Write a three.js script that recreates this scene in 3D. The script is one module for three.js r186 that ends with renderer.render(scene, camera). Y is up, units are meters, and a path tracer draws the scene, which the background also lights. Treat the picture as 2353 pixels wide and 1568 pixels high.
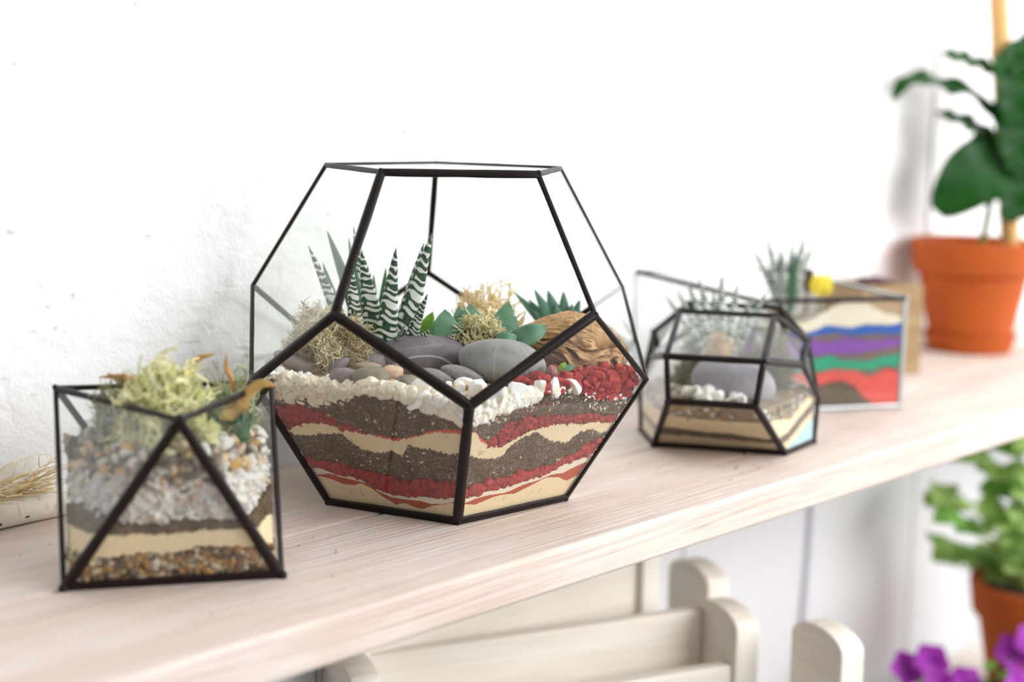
import * as THREE from 'three';
import { RoundedBoxGeometry } from 'three/addons/geometries/RoundedBoxGeometry.js';
import { mergeGeometries, mergeVertices, toCreasedNormals } from 'three/addons/utils/BufferGeometryUtils.js';
import { ImprovedNoise } from 'three/addons/math/ImprovedNoise.js';
import { RectAreaLightUniformsLib } from 'three/addons/lights/RectAreaLightUniformsLib.js';

// ---------------------------------------------------------------- camera, sky, light, exposure
const SH = 0.9;                                   // height of the shelf top above the floor
const scene = new THREE.Scene();
const camera = new THREE.PerspectiveCamera(23.6865, 2353 / 1568, 0.05, 40);
camera.position.set(-0.7968, SH + 0.2672, 0.7551);
camera.rotation.set(-0.144494, -0.853114, 0.020128, 'YXZ');
camera.focus = 1.055;
camera.userData.fStop = 3.2;
const renderer = new THREE.WebGLRenderer({ antialias: true });
renderer.toneMapping = THREE.LinearToneMapping;
renderer.toneMappingExposure = 1.08;
renderer.shadowMap.enabled = true;
RectAreaLightUniformsLib.init();
scene.background = new THREE.Color(0.93, 0.97, 1.0);   // even white overcast sky outside the windows
scene.backgroundIntensity = 2.2;
const WIN = { x0: 0.0, x1: 2.3, y0: 1.08, y1: 2.5, z: 2.3 };      // the big window in the front wall, facing the shelf
const WIN2 = { z0: 0.5, z1: 1.9, y0: 1.1, y1: 2.6, x: 2.7 };       // a second window in the right-hand wall
function windowLight(w, h, color, intensity, pos, target) {
  const l = new THREE.RectAreaLight(color, intensity, w, h);
  l.name = 'window_daylight'; l.position.copy(pos); l.lookAt(target); scene.add(l); return l;
}
windowLight(WIN.x1 - WIN.x0, WIN.y1 - WIN.y0, new THREE.Color(0.985, 0.99, 1), 5.9,
  new THREE.Vector3((WIN.x0 + WIN.x1) / 2, (WIN.y0 + WIN.y1) / 2, WIN.z - 0.02), new THREE.Vector3((WIN.x0 + WIN.x1) / 2, (WIN.y0 + WIN.y1) / 2, 0));
windowLight(WIN2.z1 - WIN2.z0, WIN2.y1 - WIN2.y0, new THREE.Color(0.97, 0.985, 1), 2.4,
  new THREE.Vector3(WIN2.x - 0.02, (WIN2.y0 + WIN2.y1) / 2, (WIN2.z0 + WIN2.z1) / 2), new THREE.Vector3(0, (WIN2.y0 + WIN2.y1) / 2, (WIN2.z0 + WIN2.z1) / 2));

// ---------------------------------------------------------------- helpers
const V = (x, y, z) => new THREE.Vector3(x, y, z);
const S = (x, y, z) => new THREE.Vector3(x, y + SH, z);             // a point given relative to the shelf top
const YAW = -0.853114, TH = 0.705278;                                // direction of view; turn of the large terrarium
const { clamp, lerp, smoothstep } = THREE.MathUtils;
function rng(seed) { let s = seed >>> 0; return () => { s = (s + 0x6d2b79f5) >>> 0; let t = Math.imul(s ^ (s >>> 15), 1 | s); t = (t + Math.imul(t ^ (t >>> 7), 61 | t)) ^ t; return ((t ^ (t >>> 14)) >>> 0) / 4294967296; }; }
const noise = new ImprovedNoise();
const N3 = (x, y, z) => noise.noise(x + 31.7, y + 11.3, z + 7.9);
const fbm = (x, y, z, o = 4) => { let a = 0, k = 0.5; for (let i = 0; i < o; i++) { a += k * N3(x, y, z); x *= 2.03; y *= 2.03; z *= 2.03; k *= 0.5; } return a; };
// noise that repeats: px, py whole numbers of cells
function hash2(i, j, s) { let h = Math.imul(i, 374761393) + Math.imul(j, 668265263) + Math.imul(s, 974711); h = Math.imul(h ^ (h >>> 13), 1274126177); return ((h ^ (h >>> 16)) >>> 0) / 4294967296; }
function tn(x, y, px, py, s = 0) {
  const i = Math.floor(x), j = Math.floor(y), f = x - i, g = y - j, m = (a, p) => ((a % p) + p) % p;
  const u = f * f * (3 - 2 * f), v = g * g * (3 - 2 * g), h = (a, b) => hash2(m(a, px), m(b, py), s);
  return lerp(lerp(h(i, j), h(i + 1, j), u), lerp(h(i, j + 1), h(i + 1, j + 1), u), v);
}
const names = new Map();
function numbered(n) { const k = names.get(n) ?? 0; names.set(n, k + 1); return k ? n + '_' + String(k).padStart(3, '0') : n; }
function tag(o, label, category, group, kind) {
  Object.assign(o.userData, { label, category });
  if (group) o.userData.group = group;
  if (kind) o.userData.kind = kind;
  return o;
}
function thing(name, label, category, pos = V(0, 0, 0), turn = 0, group) {
  const o = new THREE.Group(); o.name = numbered(name); o.position.copy(pos); o.rotation.y = turn; scene.add(o);
  return tag(o, label, category, group);
}
function mesh(name, geo, mat, parent = scene) {
  const m = new THREE.Mesh(geo, mat); m.name = parent === scene ? numbered(name) : name; m.castShadow = m.receiveShadow = true; parent.add(m); return m;
}
function struct(name, geo, mat) { const m = mesh(name, geo, mat); m.userData.kind = 'structure'; return m; }
function tex(w, h, fn, sx, sy, srgb = true) {
  const d = new Uint8Array(w * h * 4);
  for (let y = 0, o = 0; y < h; y++) for (let x = 0; x < w; x++, o += 4) { const c = fn(x, y); for (let k = 0; k < 3; k++) d[o + k] = clamp(c[k], 0, 255); d[o + 3] = 255; }
  const t = new THREE.DataTexture(d, w, h, THREE.RGBAFormat);
  t.wrapS = t.wrapT = THREE.RepeatWrapping; t.magFilter = THREE.LinearFilter; t.minFilter = THREE.LinearMipmapLinearFilter; t.generateMipmaps = true;
  if (srgb) t.colorSpace = THREE.SRGBColorSpace;
  t.repeat.set(1 / sx, 1 / sy); t.needsUpdate = true; return t;
}
function canvasTex(w, h, draw, sx = 1, sy = 1) {
  const c = document.createElement('canvas'); c.width = w; c.height = h; draw(c.getContext('2d'), w, h);
  const t = new THREE.CanvasTexture(c); t.wrapS = t.wrapT = THREE.RepeatWrapping; t.colorSpace = THREE.SRGBColorSpace; t.repeat.set(1 / sx, 1 / sy); return t;
}
const std = (color, roughness = 0.7, extra = {}) => new THREE.MeshStandardMaterial({ color, roughness, ...extra });
const mixc = (a, b, t) => [lerp(a[0], b[0], t), lerp(a[1], b[1], t), lerp(a[2], b[2], t)];
// uv in metres from the axis each face looks along
function boxUV(g) {
  const p = g.attributes.position, n = g.attributes.normal, uv = new Float32Array(p.count * 2);
  for (let i = 0; i < p.count; i++) {
    const ax = Math.abs(n.getX(i)), ay = Math.abs(n.getY(i)), az = Math.abs(n.getZ(i));
    const [u, v] = ay >= ax && ay >= az ? [p.getX(i), p.getZ(i)] : az >= ax ? [p.getX(i), p.getY(i)] : [p.getZ(i), p.getY(i)];
    uv[i * 2] = u; uv[i * 2 + 1] = v;
  }
  g.setAttribute('uv', new THREE.BufferAttribute(uv, 2)); return g;
}
function rbox(w, h, d, r = 0.002, seg = 2) { return boxUV(new RoundedBoxGeometry(w, h, d, seg, r)); }
function boxAt(x0, x1, y0, y1, z0, z1) { const g = new THREE.BoxGeometry(x1 - x0, y1 - y0, z1 - z0); g.translate((x0 + x1) / 2, (y0 + y1) / 2, (z0 + z1) / 2); return boxUV(g); }
function geoFrom(pos, idx, uv) {
  const g = new THREE.BufferGeometry();
  g.setAttribute('position', new THREE.Float32BufferAttribute(pos, 3));
  if (uv) g.setAttribute('uv', new THREE.Float32BufferAttribute(uv, 2));
  g.setIndex(idx); g.computeVertexNormals(); return g;
}
// collects many thin tubes into one geometry
class Tubes {
  constructor() { this.p = []; this.n = []; this.i = []; this.c = []; }
  add(pts, r0, r1, sides = 4, col) {
    const n = pts.length, up = V(0.31, 0.2, 0.93), t = V(0, 0, 0), a = V(0, 0, 0), b = V(0, 0, 0), base = this.p.length / 3;
    for (let k = 0; k < n; k++) {
      t.subVectors(pts[Math.min(k + 1, n - 1)], pts[Math.max(k - 1, 0)]).normalize();
      if (Math.abs(t.dot(up)) > 0.97) up.set(0.9, -0.3, 0.1);
      a.crossVectors(t, up).normalize(); b.crossVectors(t, a);
      const r = lerp(r0, r1, k / (n - 1));
      for (let s = 0; s < sides; s++) {
        const f = s / sides * Math.PI * 2, x = Math.cos(f), y = Math.sin(f), nx = a.x * x + b.x * y, ny = a.y * x + b.y * y, nz = a.z * x + b.z * y;
        this.p.push(pts[k].x + nx * r, pts[k].y + ny * r, pts[k].z + nz * r); this.n.push(nx, ny, nz);
        if (col) this.c.push(col[0], col[1], col[2]);
      }
      if (k) for (let s = 0; s < sides; s++) { const q = base + (k - 1) * sides, s2 = (s + 1) % sides; this.i.push(q + s, q + s2, q + s + sides, q + s2, q + s2 + sides, q + s + sides); }
    }
  }
  build() {
    const g = new THREE.BufferGeometry();
    g.setAttribute('position', new THREE.Float32BufferAttribute(this.p, 3)); g.setAttribute('normal', new THREE.Float32BufferAttribute(this.n, 3));
    if (this.c.length) g.setAttribute('color', new THREE.Float32BufferAttribute(this.c, 3));
    g.setIndex(this.i); return g;
  }
}
// a thick leaf along a curve: width(t), thick(t) half sizes; its flat side looks along hint; cup bends the edges up
function leafGeo(ctrl, width, thick, hint, { nL = 22, nR = 12, cup = 0, wave = 0, waveN = 3 } = {}) {
  const curve = new THREE.CatmullRomCurve3(ctrl, false, 'catmullrom', 0.5), pos = [], uv = [], idx = [], T = V(0, 0, 0), sd = V(0, 0, 0), nn = V(0, 0, 0);
  for (let i = 0; i <= nL; i++) {
    const t = i / nL, c = curve.getPoint(t); curve.getTangent(t, T);
    sd.crossVectors(T, hint).normalize(); nn.crossVectors(sd, T).normalize();
    const w = Math.max(width(t), 1e-5), h = Math.max(thick(t), 1e-5);
    for (let j = 0; j <= nR; j++) {
      const f = j / nR * Math.PI * 2, x = Math.cos(f) * w, q = Math.cos(f) ** 2, y = Math.sin(f) * h + cup * w * q + wave * w * q * Math.sin(t * waveN * 6.283 + (Math.cos(f) > 0 ? 0 : 1.7));
      pos.push(c.x + sd.x * x + nn.x * y, c.y + sd.y * x + nn.y * y, c.z + sd.z * x + nn.z * y); uv.push(j / nR, t);
      if (i && j < nR) { const a = (i - 1) * (nR + 1) + j, b = a + nR + 1; idx.push(a, a + 1, b, b, a + 1, b + 1); }
    }
  }
  const g = geoFrom(pos, idx, uv);
  const nrm = g.attributes.normal;                                   // join the normals across the uv seam
  for (let i = 0; i <= nL; i++) { const a = i * (nR + 1), b = a + nR, x = V(nrm.getX(a) + nrm.getX(b), nrm.getY(a) + nrm.getY(b), nrm.getZ(a) + nrm.getZ(b)).normalize(); nrm.setXYZ(a, x.x, x.y, x.z); nrm.setXYZ(b, x.x, x.y, x.z); }
  return g;
}
const lathe = (pts, seg = 64) => new THREE.LatheGeometry(pts.map(([x, y]) => new THREE.Vector2(x, y)), seg);
function periodic(list) {                                            // [degrees, millimetres] -> height in metres at an angle in radians
  const l = list.map(([a, y]) => [a, y / 1000]).sort((a, b) => a[0] - b[0]); l.push([l[0][0] + 360, l[0][1]]);
  return (th) => { let a = th * 180 / Math.PI; while (a < l[0][0]) a += 360; while (a >= l[0][0] + 360) a -= 360; let k = 1; while (k < l.length - 1 && l[k][0] < a) k++; const [p, q] = [l[k - 1], l[k]]; return lerp(p[1], q[1], clamp((a - p[0]) / Math.max(q[0] - p[0], 1e-6), 0, 1)); };
}

// ---------------------------------------------------------------- materials of the setting
const plasterBump = tex(1024, 1024, (x, y) => {
  const u = x / 1024, v = y / 1024;
  let h = 0.5 * tn(u * 9, v * 9, 9, 9, 1) + 0.28 * tn(u * 26, v * 34, 26, 34, 2) + 0.14 * tn(u * 80, v * 110, 80, 110, 3) + 0.08 * tn(u * 300, v * 300, 300, 300, 4);
  const s = tn(u * 40 + v * 8, v * 60, 40, 60, 5), m = tn(u * 6, v * 6, 6, 6, 6);       // trowel scratches and pits here and there
  if (s > 0.86 && m > 0.5) h -= (s - 0.86) * 1.6;
  const c = 255 * clamp(h, 0, 1); return [c, c, c];
}, 0.55, 0.55, false);
const plasterMap = tex(512, 512, (x, y) => {
  const u = x / 512, v = y / 512, g = tn(u * 120, v * 120, 120, 120, 8), m = tn(u * 8, v * 8, 8, 8, 9), k = tn(u * 60 + v * 20, v * 90, 60, 90, 21);
  const b = 246 - 5 * g - 4 * m - (k > 0.9 && m > 0.6 ? 60 * (k - 0.9) * 10 : 0); return [b, b - 0.5, b - 1];
}, 0.62, 0.62);
const M = {};
M.plaster = std(0xffffff, 0.85, { map: plasterMap, bumpMap: plasterBump, bumpScale: 0.003 });
M.whitePaint = std(0xf1f1f2, 0.6);
M.floor = std(0x78746f, 0.55);
M.glassWindow = new THREE.MeshPhysicalMaterial({ color: 0xffffff, roughness: 0, transmission: 1, thickness: 0, ior: 1.5 });
// whitewashed pine: grain runs along u
const woodTex = tex(2048, 512, (x, y) => {
  const u = x / 2048, v = y / 512, wob = 0.05 * tn(u * 5, v * 3, 5, 3, 1) + 0.012 * tn(u * 30, v * 12, 30, 12, 2);
  const g1 = tn(u * 6, (v + wob) * 44, 6, 44, 3), g2 = tn(u * 14, (v + wob) * 130, 14, 130, 4), g3 = tn(u * 44, v * 256, 44, 256, 5);
  const wash = tn(u * 10, v * 8, 10, 8, 6) * 0.6 + tn(u * 40, v * 40, 40, 40, 7) * 0.4, speck = hash2(x, y, 12);
  let c = mixc([206, 186, 172], [229, 216, 207], clamp(0.1 + 0.8 * wash + 0.14 * (g1 - 0.5), 0, 1));
  c = mixc(c, [172, 146, 130], clamp(0.22 * (0.6 - g1) + 0.34 * (0.42 - g2) + 0.3 * (0.5 - g3), 0, 0.4));
  const sc = tn(u * 16, v * 300, 16, 300, 22); if (sc > 0.88) c = mixc(c, [246, 238, 231], (sc - 0.88) * 3);
  if (speck > 0.99985) c = mixc(c, [110, 80, 60], 0.6);
  return c;
}, 1.05, 0.24);
const woodBump = tex(1024, 512, (x, y) => { const u = x / 1024, v = y / 512, wob = 0.05 * tn(u * 5, v * 3, 5, 3, 1); const c = 255 * (0.5 * tn(u * 8, (v + wob) * 90, 8, 90, 3) + 0.3 * tn(u * 20, v * 200, 20, 200, 4) + 0.2 * tn(u * 12, v * 9, 12, 9, 9)); return [c, c, c]; }, 1.05, 0.24, false);
M.shelfWood = std(0xffffff, 0.62, { map: woodTex, bumpMap: woodBump, bumpScale: 0.0008 });

// ---------------------------------------------------------------- the room
const RX0 = -2.4, RX1 = 2.7, RZ0 = -0.14, RZ1 = 2.3, RH = 2.9;
{
  const b = [boxAt(RX0 - 0.2, 0.962, 0, RH, RZ0 - 0.2, RZ0), boxAt(0.974, RX1 + 0.2, 0, RH, RZ0 - 0.2, RZ0), boxAt(0.955, 0.985, 0, RH, RZ0 - 0.2, RZ0 - 0.0045)];
  struct('wall_back', mergeGeometries(b), M.plaster);
}
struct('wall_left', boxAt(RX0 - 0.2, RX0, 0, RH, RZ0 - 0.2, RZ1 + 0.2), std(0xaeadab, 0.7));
struct('floor', boxAt(RX0 - 0.2, RX1 + 0.2, -0.2, 0, RZ0 - 0.2, RZ1 + 0.2), M.floor);
struct('ceiling', boxAt(RX0 - 0.2, RX1 + 0.2, RH, RH + 0.2, RZ0 - 0.2, RZ1 + 0.2), M.whitePaint);
{
  const w = WIN, z0 = RZ1, z1 = RZ1 + 0.2;
  struct('wall_front', mergeGeometries([boxAt(RX0 - 0.2, w.x0, 0, RH, z0, z1), boxAt(w.x1, RX1 + 0.2, 0, RH, z0, z1), boxAt(w.x0, w.x1, 0, w.y0, z0, z1), boxAt(w.x0, w.x1, w.y1, RH, z0, z1)]), M.whitePaint);
  const q = WIN2, x0 = RX1, x1 = RX1 + 0.2;
  struct('wall_right', mergeGeometries([boxAt(x0, x1, 0, RH, RZ0 - 0.2, q.z0), boxAt(x0, x1, 0, RH, q.z1, RZ1 + 0.2), boxAt(x0, x1, 0, q.y0, q.z0, q.z1), boxAt(x0, x1, q.y1, RH, q.z0, q.z1)]), M.whitePaint);
  const win = (name, geos, pane) => {
    const o = new THREE.Group(); o.name = name; o.userData.kind = 'structure'; scene.add(o);
    for (const g of geos) mesh('window_frame', g, M.whitePaint, o);
    mesh('window_pane', pane, M.glassWindow, o);
  };
  const f = 0.05, bars = [boxAt(w.x0, w.x1, w.y0, w.y0 + f, z0 + 0.07, z1 - 0.05), boxAt(w.x0, w.x1, w.y1 - f, w.y1, z0 + 0.07, z1 - 0.05)];
  for (const x of [w.x0, w.x0 + 0.85, w.x0 + 1.7, w.x1 - f]) bars.push(boxAt(x, x + f, w.y0 + f, w.y1 - f, z0 + 0.07, z1 - 0.05));
  const p = new THREE.PlaneGeometry(w.x1 - w.x0, w.y1 - w.y0); p.rotateY(Math.PI); p.translate((w.x0 + w.x1) / 2, (w.y0 + w.y1) / 2, z0 + 0.11);
  win('window_1', bars, p);
  const b2 = [boxAt(x0 + 0.07, x1 - 0.05, q.y0, q.y0 + f, q.z0, q.z1), boxAt(x0 + 0.07, x1 - 0.05, q.y1 - f, q.y1, q.z0, q.z1)];
  for (const z of [q.z0, (q.z0 + q.z1) / 2, q.z1 - f]) b2.push(boxAt(x0 + 0.07, x1 - 0.05, q.y0 + f, q.y1 - f, z, z + f));
  const p2 = new THREE.PlaneGeometry(q.z1 - q.z0, q.y1 - q.y0); p2.rotateY(-Math.PI / 2); p2.translate(x0 + 0.11, (q.y0 + q.y1) / 2, (q.z0 + q.z1) / 2);
  win('window_2', b2, p2);
}

{ // wall boards below the shelf, the shade there put into their greyer colour
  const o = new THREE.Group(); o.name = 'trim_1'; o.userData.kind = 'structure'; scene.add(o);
  M.panelShade = std(0xdcdbdc, 0.6);
  for (let k = -12; k < 7; k++) { const g = rbox(0.237, SH - 0.029, 0.005, 0.0012); g.translate(0.845 + k * 0.24, (SH - 0.029) / 2, RZ0 + 0.0025); mesh('board', g, M.panelShade, o); }
}

// ---------------------------------------------------------------- the shelf: two whitewashed boards
{
  const shelf = thing('wall_shelf', 'long whitewashed wooden shelf of two boards fixed along the white wall', 'shelf', V(0, SH, 0));
  const L0 = -1.3, L1 = 2.3, board = (z0, z1, shift) => {
    const g = new RoundedBoxGeometry(L1 - L0, 0.027, z1 - z0, 3, 0.0035), p = g.attributes.position;
    g.translate((L0 + L1) / 2, -0.0135, (z0 + z1) / 2); boxUV(g);
    const uv = g.attributes.uv; for (let i = 0; i < uv.count; i++) uv.setXY(i, p.getX(i) + shift, p.getZ(i) - p.getY(i) + shift * 0.37);   // the grain runs on over the rounded edge
    return g;
  };
  mesh('board', board(0.0088, 0.146, 0), M.shelfWood, shelf);
  mesh('board', board(-0.1385, 0.0078, 0.53), M.shelfWood, shelf);
}

// ---------------------------------------------------------------- glass polyhedra
M.lead = new THREE.MeshPhysicalMaterial({ color: 0x1b120f, roughness: 0.42, specularIntensity: 0.4 });
M.leadGrey = std(0xb4b8b8, 0.35, { metalness: 0.5 });
M.glass = new THREE.MeshPhysicalMaterial({ color: 0xfbfdfc, roughness: 0, transmission: 1, thickness: 0, ior: 1.65 });
function leadBar(a, b, f1, f2, w, h) {                                // a strip of soldered foil folded over the edge between two panes
  const e = b.clone().sub(a).normalize(), mid = a.clone().add(b).multiplyScalar(0.5);
  const inn = (f) => { const t = V(0, 0, 0).crossVectors(f.n, e).normalize(); if (t.dot(f.c.clone().sub(mid)) < 0) t.negate(); return t; };
  const t1 = inn(f1), t2 = inn(f2), nb = f1.n.clone().add(f2.n).normalize();
  const P = (t, tw, n, hn) => V(0, 0, 0).addScaledVector(t, tw * w).addScaledVector(n, hn * h);
  const ring = [P(t1, 1, f1.n, 0.35), P(t1, 0.8, f1.n, 1), P(t1, 0.35, f1.n, 1.25), P(nb, 0, nb, 1.55), P(t2, 0.35, f2.n, 1.25), P(t2, 0.8, f2.n, 1), P(t2, 1, f2.n, 0.35), P(t2, 0.95, f2.n, -0.6), P(t2, 0.55, f2.n, -1), P(nb, 0, nb, -2.2), P(t1, 0.55, f1.n, -1), P(t1, 0.95, f1.n, -0.6)];
  const pos = [], idx = [], m = ring.length, S2 = 6;
  for (let k = 0; k <= S2; k++) { const c = a.clone().lerp(b, k / S2), s = 1 + 0.05 * Math.sin(k * 2.1 + a.x * 90); for (const r of ring) pos.push(c.x + r.x * s, c.y + r.y * s, c.z + r.z * s); }
  const flip = ring[1].clone().sub(ring[0]).cross(e).dot(f1.n.clone().add(t1)) < 0;
  for (let k = 0; k < S2; k++) for (let j = 0; j < m; j++) { const q = k * m + j, r = k * m + (j + 1) % m; flip ? idx.push(q, q + m, r, r, q + m, r + m) : idx.push(q, r, q + m, r, r + m, q + m); }
  for (const [o, rev] of [[0, flip], [S2 * m, !flip]]) for (let j = 1; j < m - 1; j++) rev ? idx.push(o, o + j, o + j + 1) : idx.push(o, o + j + 1, o + j);
  return geoFrom(pos, idx);
}
function faceInfo(verts, faces) {
  const C = verts.reduce((s, v) => s.add(v), V(0, 0, 0)).divideScalar(verts.length);
  return faces.map((f) => {
    const c = f.reduce((s, i) => s.add(verts[i]), V(0, 0, 0)).divideScalar(f.length), n = V(0, 0, 0);
    for (let k = 0; k < f.length; k++) { const p = verts[f[k]], q = verts[f[(k + 1) % f.length]]; n.add(p.clone().sub(c).cross(q.clone().sub(c))); }
    n.normalize(); if (n.dot(c.clone().sub(C)) < 0) n.negate();
    return { f, c, n, d: Math.max(...f.map((i) => verts[i].dot(n))) };
  });
}
function polyhedron(root, verts, faces, open, w, h, blob, matOf = () => M.lead, wide = () => 1) {
  const info = faceInfo(verts, faces), edges = new Map();
  info.forEach((F, k) => F.f.forEach((i, j) => { const q = F.f[(j + 1) % F.f.length], key = Math.min(i, q) + ':' + Math.max(i, q); if (!edges.has(key)) edges.set(key, []); edges.get(key).push(k); }));
  for (const [key, fs] of edges) {
    const [i, q] = key.split(':').map(Number), k = wide(i, q), isOpen = fs.some((k) => open.includes(k));
    mesh('lead_bar', leadBar(verts[i], verts[q], info[fs[0]], info[fs[1] ?? fs[0]], w * k, h * (isOpen && k >= 1 ? 1.2 : 1) * Math.min(1, 0.4 + 0.6 * k)), matOf(i, q), root);
  }
  const ball = new THREE.SphereGeometry(1, 14, 10);
  verts.forEach((v, i) => { const b = mesh('solder_joint', ball, matOf(i, i), root); b.position.copy(v); b.scale.setScalar(blob * wide(i, i)); });
  info.forEach((F, k) => {
    if (open.includes(k)) return;
    const pos = [], nor = [], idx = [], uv = [], pts = F.f.map((i) => verts[i].clone().lerp(F.c, 0.012)), o = V(0, 0, 0);
    pts.forEach((p) => { pos.push(p.x, p.y, p.z); nor.push(F.n.x, F.n.y, F.n.z); uv.push(p.x, p.y); });
    for (let j = 1; j < pts.length - 1; j++) { const cr = o.copy(pts[j]).sub(pts[0]).cross(pts[j + 1].clone().sub(pts[0])).dot(F.n); cr > 0 ? idx.push(0, j, j + 1) : idx.push(0, j + 1, j); }
    const g = new THREE.BufferGeometry(); g.setAttribute('position', new THREE.Float32BufferAttribute(pos, 3)); g.setAttribute('normal', new THREE.Float32BufferAttribute(nor, 3)); g.setAttribute('uv', new THREE.Float32BufferAttribute(uv, 2)); g.setIndex(idx);
    mesh('glass_pane', g, M.glass, root);
  });
  return info;
}
// how far from the upright axis (cx, cz) the walls stand, in a direction and at a height
function reach(info, cx, cz, th, y) {
  let r = 1e9; const sx = Math.sin(th), sz = Math.cos(th);
  for (const F of info) { const k = F.n.x * sx + F.n.z * sz; if (k > 1e-4) r = Math.min(r, (F.d - F.n.x * cx - F.n.z * cz - F.n.y * y) / k); }
  return Math.max(r, 0);
}
// a layer of fill between two wavy heights, following the inside of the glass
function layer(info, cx, cz, lo, hi, { inset = 0.0022, nT = 720, rows = 3, cap = null, from = -Math.PI, to = Math.PI, rag = 0.0004, seed = 1, lump = 0, lumpF = 300, rings = 8, low = null } = {}) {
  const pos = [], uv = [], idx = [], full = to - from > 6.28, W = rows + 2 + rings;
  const mLo = low ?? (() => 1e9);
  let meanHi = 0; for (let i = 0; i < 36; i++) meanHi += hi(from + (to - from) * i / 36) / 36;
  const top = cap ?? meanHi;
  for (let i = 0; i <= nT; i++) {
    const th = from + (to - from) * i / nT, jl = rag * (N3(th * 90, seed, 1) + 0.8 * N3(th * 260, seed, 4)), jh = rag * (N3(th * 90, seed, 5) + 0.8 * N3(th * 260, seed, 9));
    const a = lo(th) + jl, b = Math.max(hi(th) + jh, a + 0.00005);
    for (let k = 0; k <= rows; k++) {
      const y = lerp(a, b, k / rows), l = lump ? lump * (0.5 + fbm(th * lumpF * 0.1, y * lumpF, seed, 3)) : 0, r = Math.max(reach(info, cx, cz, th, y) - inset - l, 0.0005);
      pos.push(cx + Math.sin(th) * r, y, cz + Math.cos(th) * r); uv.push(th * 0.11, y);
    }
    const rb = Math.max(reach(info, cx, cz, th, b) - inset, 0.0005);
    for (let k = 0; k <= rings; k++) {
      const s = 1 - k / rings, y = lerp(top, b, s ** 1.3) + (lump ? lump * fbm(Math.sin(th) * rb * s * lumpF, Math.cos(th) * rb * s * lumpF, seed + 3, 3) * (s > 0 && s < 1 ? 1 : 0) : 0);
      pos.push(cx + Math.sin(th) * rb * s, y, cz + Math.cos(th) * rb * s); uv.push(Math.sin(th) * rb * s + 0.3, Math.cos(th) * rb * s);
    }
  }
  for (let i = 0; i < nT; i++) for (let k = 0; k < W - 1; k++) { if (k === rows) continue; const q = i * W + k, r = q + W; idx.push(q, r, q + 1, q + 1, r, r + 1); }
  return geoFrom(pos, idx, uv);
}
function stoneGeo(seed, detail = 1, cuts = 9, round = 0.12) {         // a broken bit of rock: a ball cut by planes
  const R = rng(seed), g0 = new THREE.IcosahedronGeometry(1, detail + 1), g = mergeVertices(g0.deleteAttribute('normal').deleteAttribute('uv')), p = g.attributes.position, pl = [];
  for (let k = 0; k < cuts; k++) pl.push([V(R() - 0.5, R() - 0.5, R() - 0.5).normalize(), 0.44 + 0.36 * R()]);
  const v = V(0, 0, 0), sc = V(0.8 + 0.4 * R(), 0.75 + 0.3 * R(), 0.8 + 0.4 * R());
  for (let i = 0; i < p.count; i++) {
    v.fromBufferAttribute(p, i);
    for (const [n, o] of pl) { const d = v.dot(n); if (d > o) v.addScaledVector(n, (o - d) * (1 - round)); }
    v.multiply(sc); p.setXYZ(i, v.x, v.y, v.z);
  }
  const out = toCreasedNormals(g, 0.38), c = out.attributes.position.count, uv = new Float32Array(c * 2);
  for (let i = 0; i < c; i++) { uv[i * 2] = out.attributes.position.getX(i) * 0.5 + 0.5; uv[i * 2 + 1] = out.attributes.position.getY(i) * 0.5 + out.attributes.position.getZ(i) * 0.3; }
  out.setAttribute('uv', new THREE.BufferAttribute(uv, 2)); return out;
}
const stones = [1, 2, 3, 4, 5, 6, 7, 8].map((k) => stoneGeo(k * 17, 2, 13, 0.06)), smallStones = [1, 2, 3].map((k) => stoneGeo(k * 31, 1, 9, 0.1));
function scatter(name, label, category, geo, mat, count, place, seed, parent = scene) {   // uncountable grit: one instanced heap
  const m = new THREE.InstancedMesh(geo, mat, count), R = rng(seed), q = new THREE.Quaternion(), e = new THREE.Euler(), mt = new THREE.Matrix4(), col = new THREE.Color();
  let n = 0;
  for (let i = 0; i < count; i++) {
    const s = place(R, i); if (!s) continue;
    e.set(R() * 6.3, R() * 6.3, R() * 6.3); q.setFromEuler(e);
    mt.compose(s.p, q, s.s); m.setMatrixAt(n, mt); if (s.c) m.setColorAt(n, col.setRGB(s.c[0], s.c[1], s.c[2])); n++;
  }
  m.count = n; m.name = parent === scene ? numbered(name) : name; m.castShadow = m.receiveShadow = true; parent.add(m);
  if (parent === scene) tag(m, label, category, null, 'stuff'); else m.userData.kind = 'stuff';
  return m;
}

// ---------------------------------------------------------------- materials of the fills
const grainTex = (base, amp, size, seed, extra) => tex(512, 512, (x, y) => {
  const u = x / 512, v = y / 512, n = tn(u * 200, v * 200, 200, 200, seed) - 0.5, m = tn(u * 24, v * 24, 24, 24, seed + 1) - 0.5, h = hash2(x, y, seed) - 0.5;
  let c = base.map((b) => b + amp * (1.1 * n + 0.3 * m + 0.7 * h)); if (extra) c = extra(c, u, v, x, y); return c;
}, size, size);
M.sand = std(0xffffff, 0.95, { map: grainTex([230, 208, 170], 26, 0.05, 3, (c, u, v) => { const k = tn(u * 9, v * 9, 9, 9, 44); return k > 0.86 ? mixc(c, [150, 130, 96], (k - 0.86) * 3) : c; }) });
M.paleSand = std(0xffffff, 0.95, { map: grainTex([228, 216, 194], 20, 0.05, 5) });
M.brickSand = std(0xffffff, 0.95, { map: grainTex([176, 74, 44], 26, 0.05, 7) });
M.redSand = std(0xffffff, 0.95, { map: grainTex([216, 78, 66], 24, 0.05, 9) });
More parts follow.
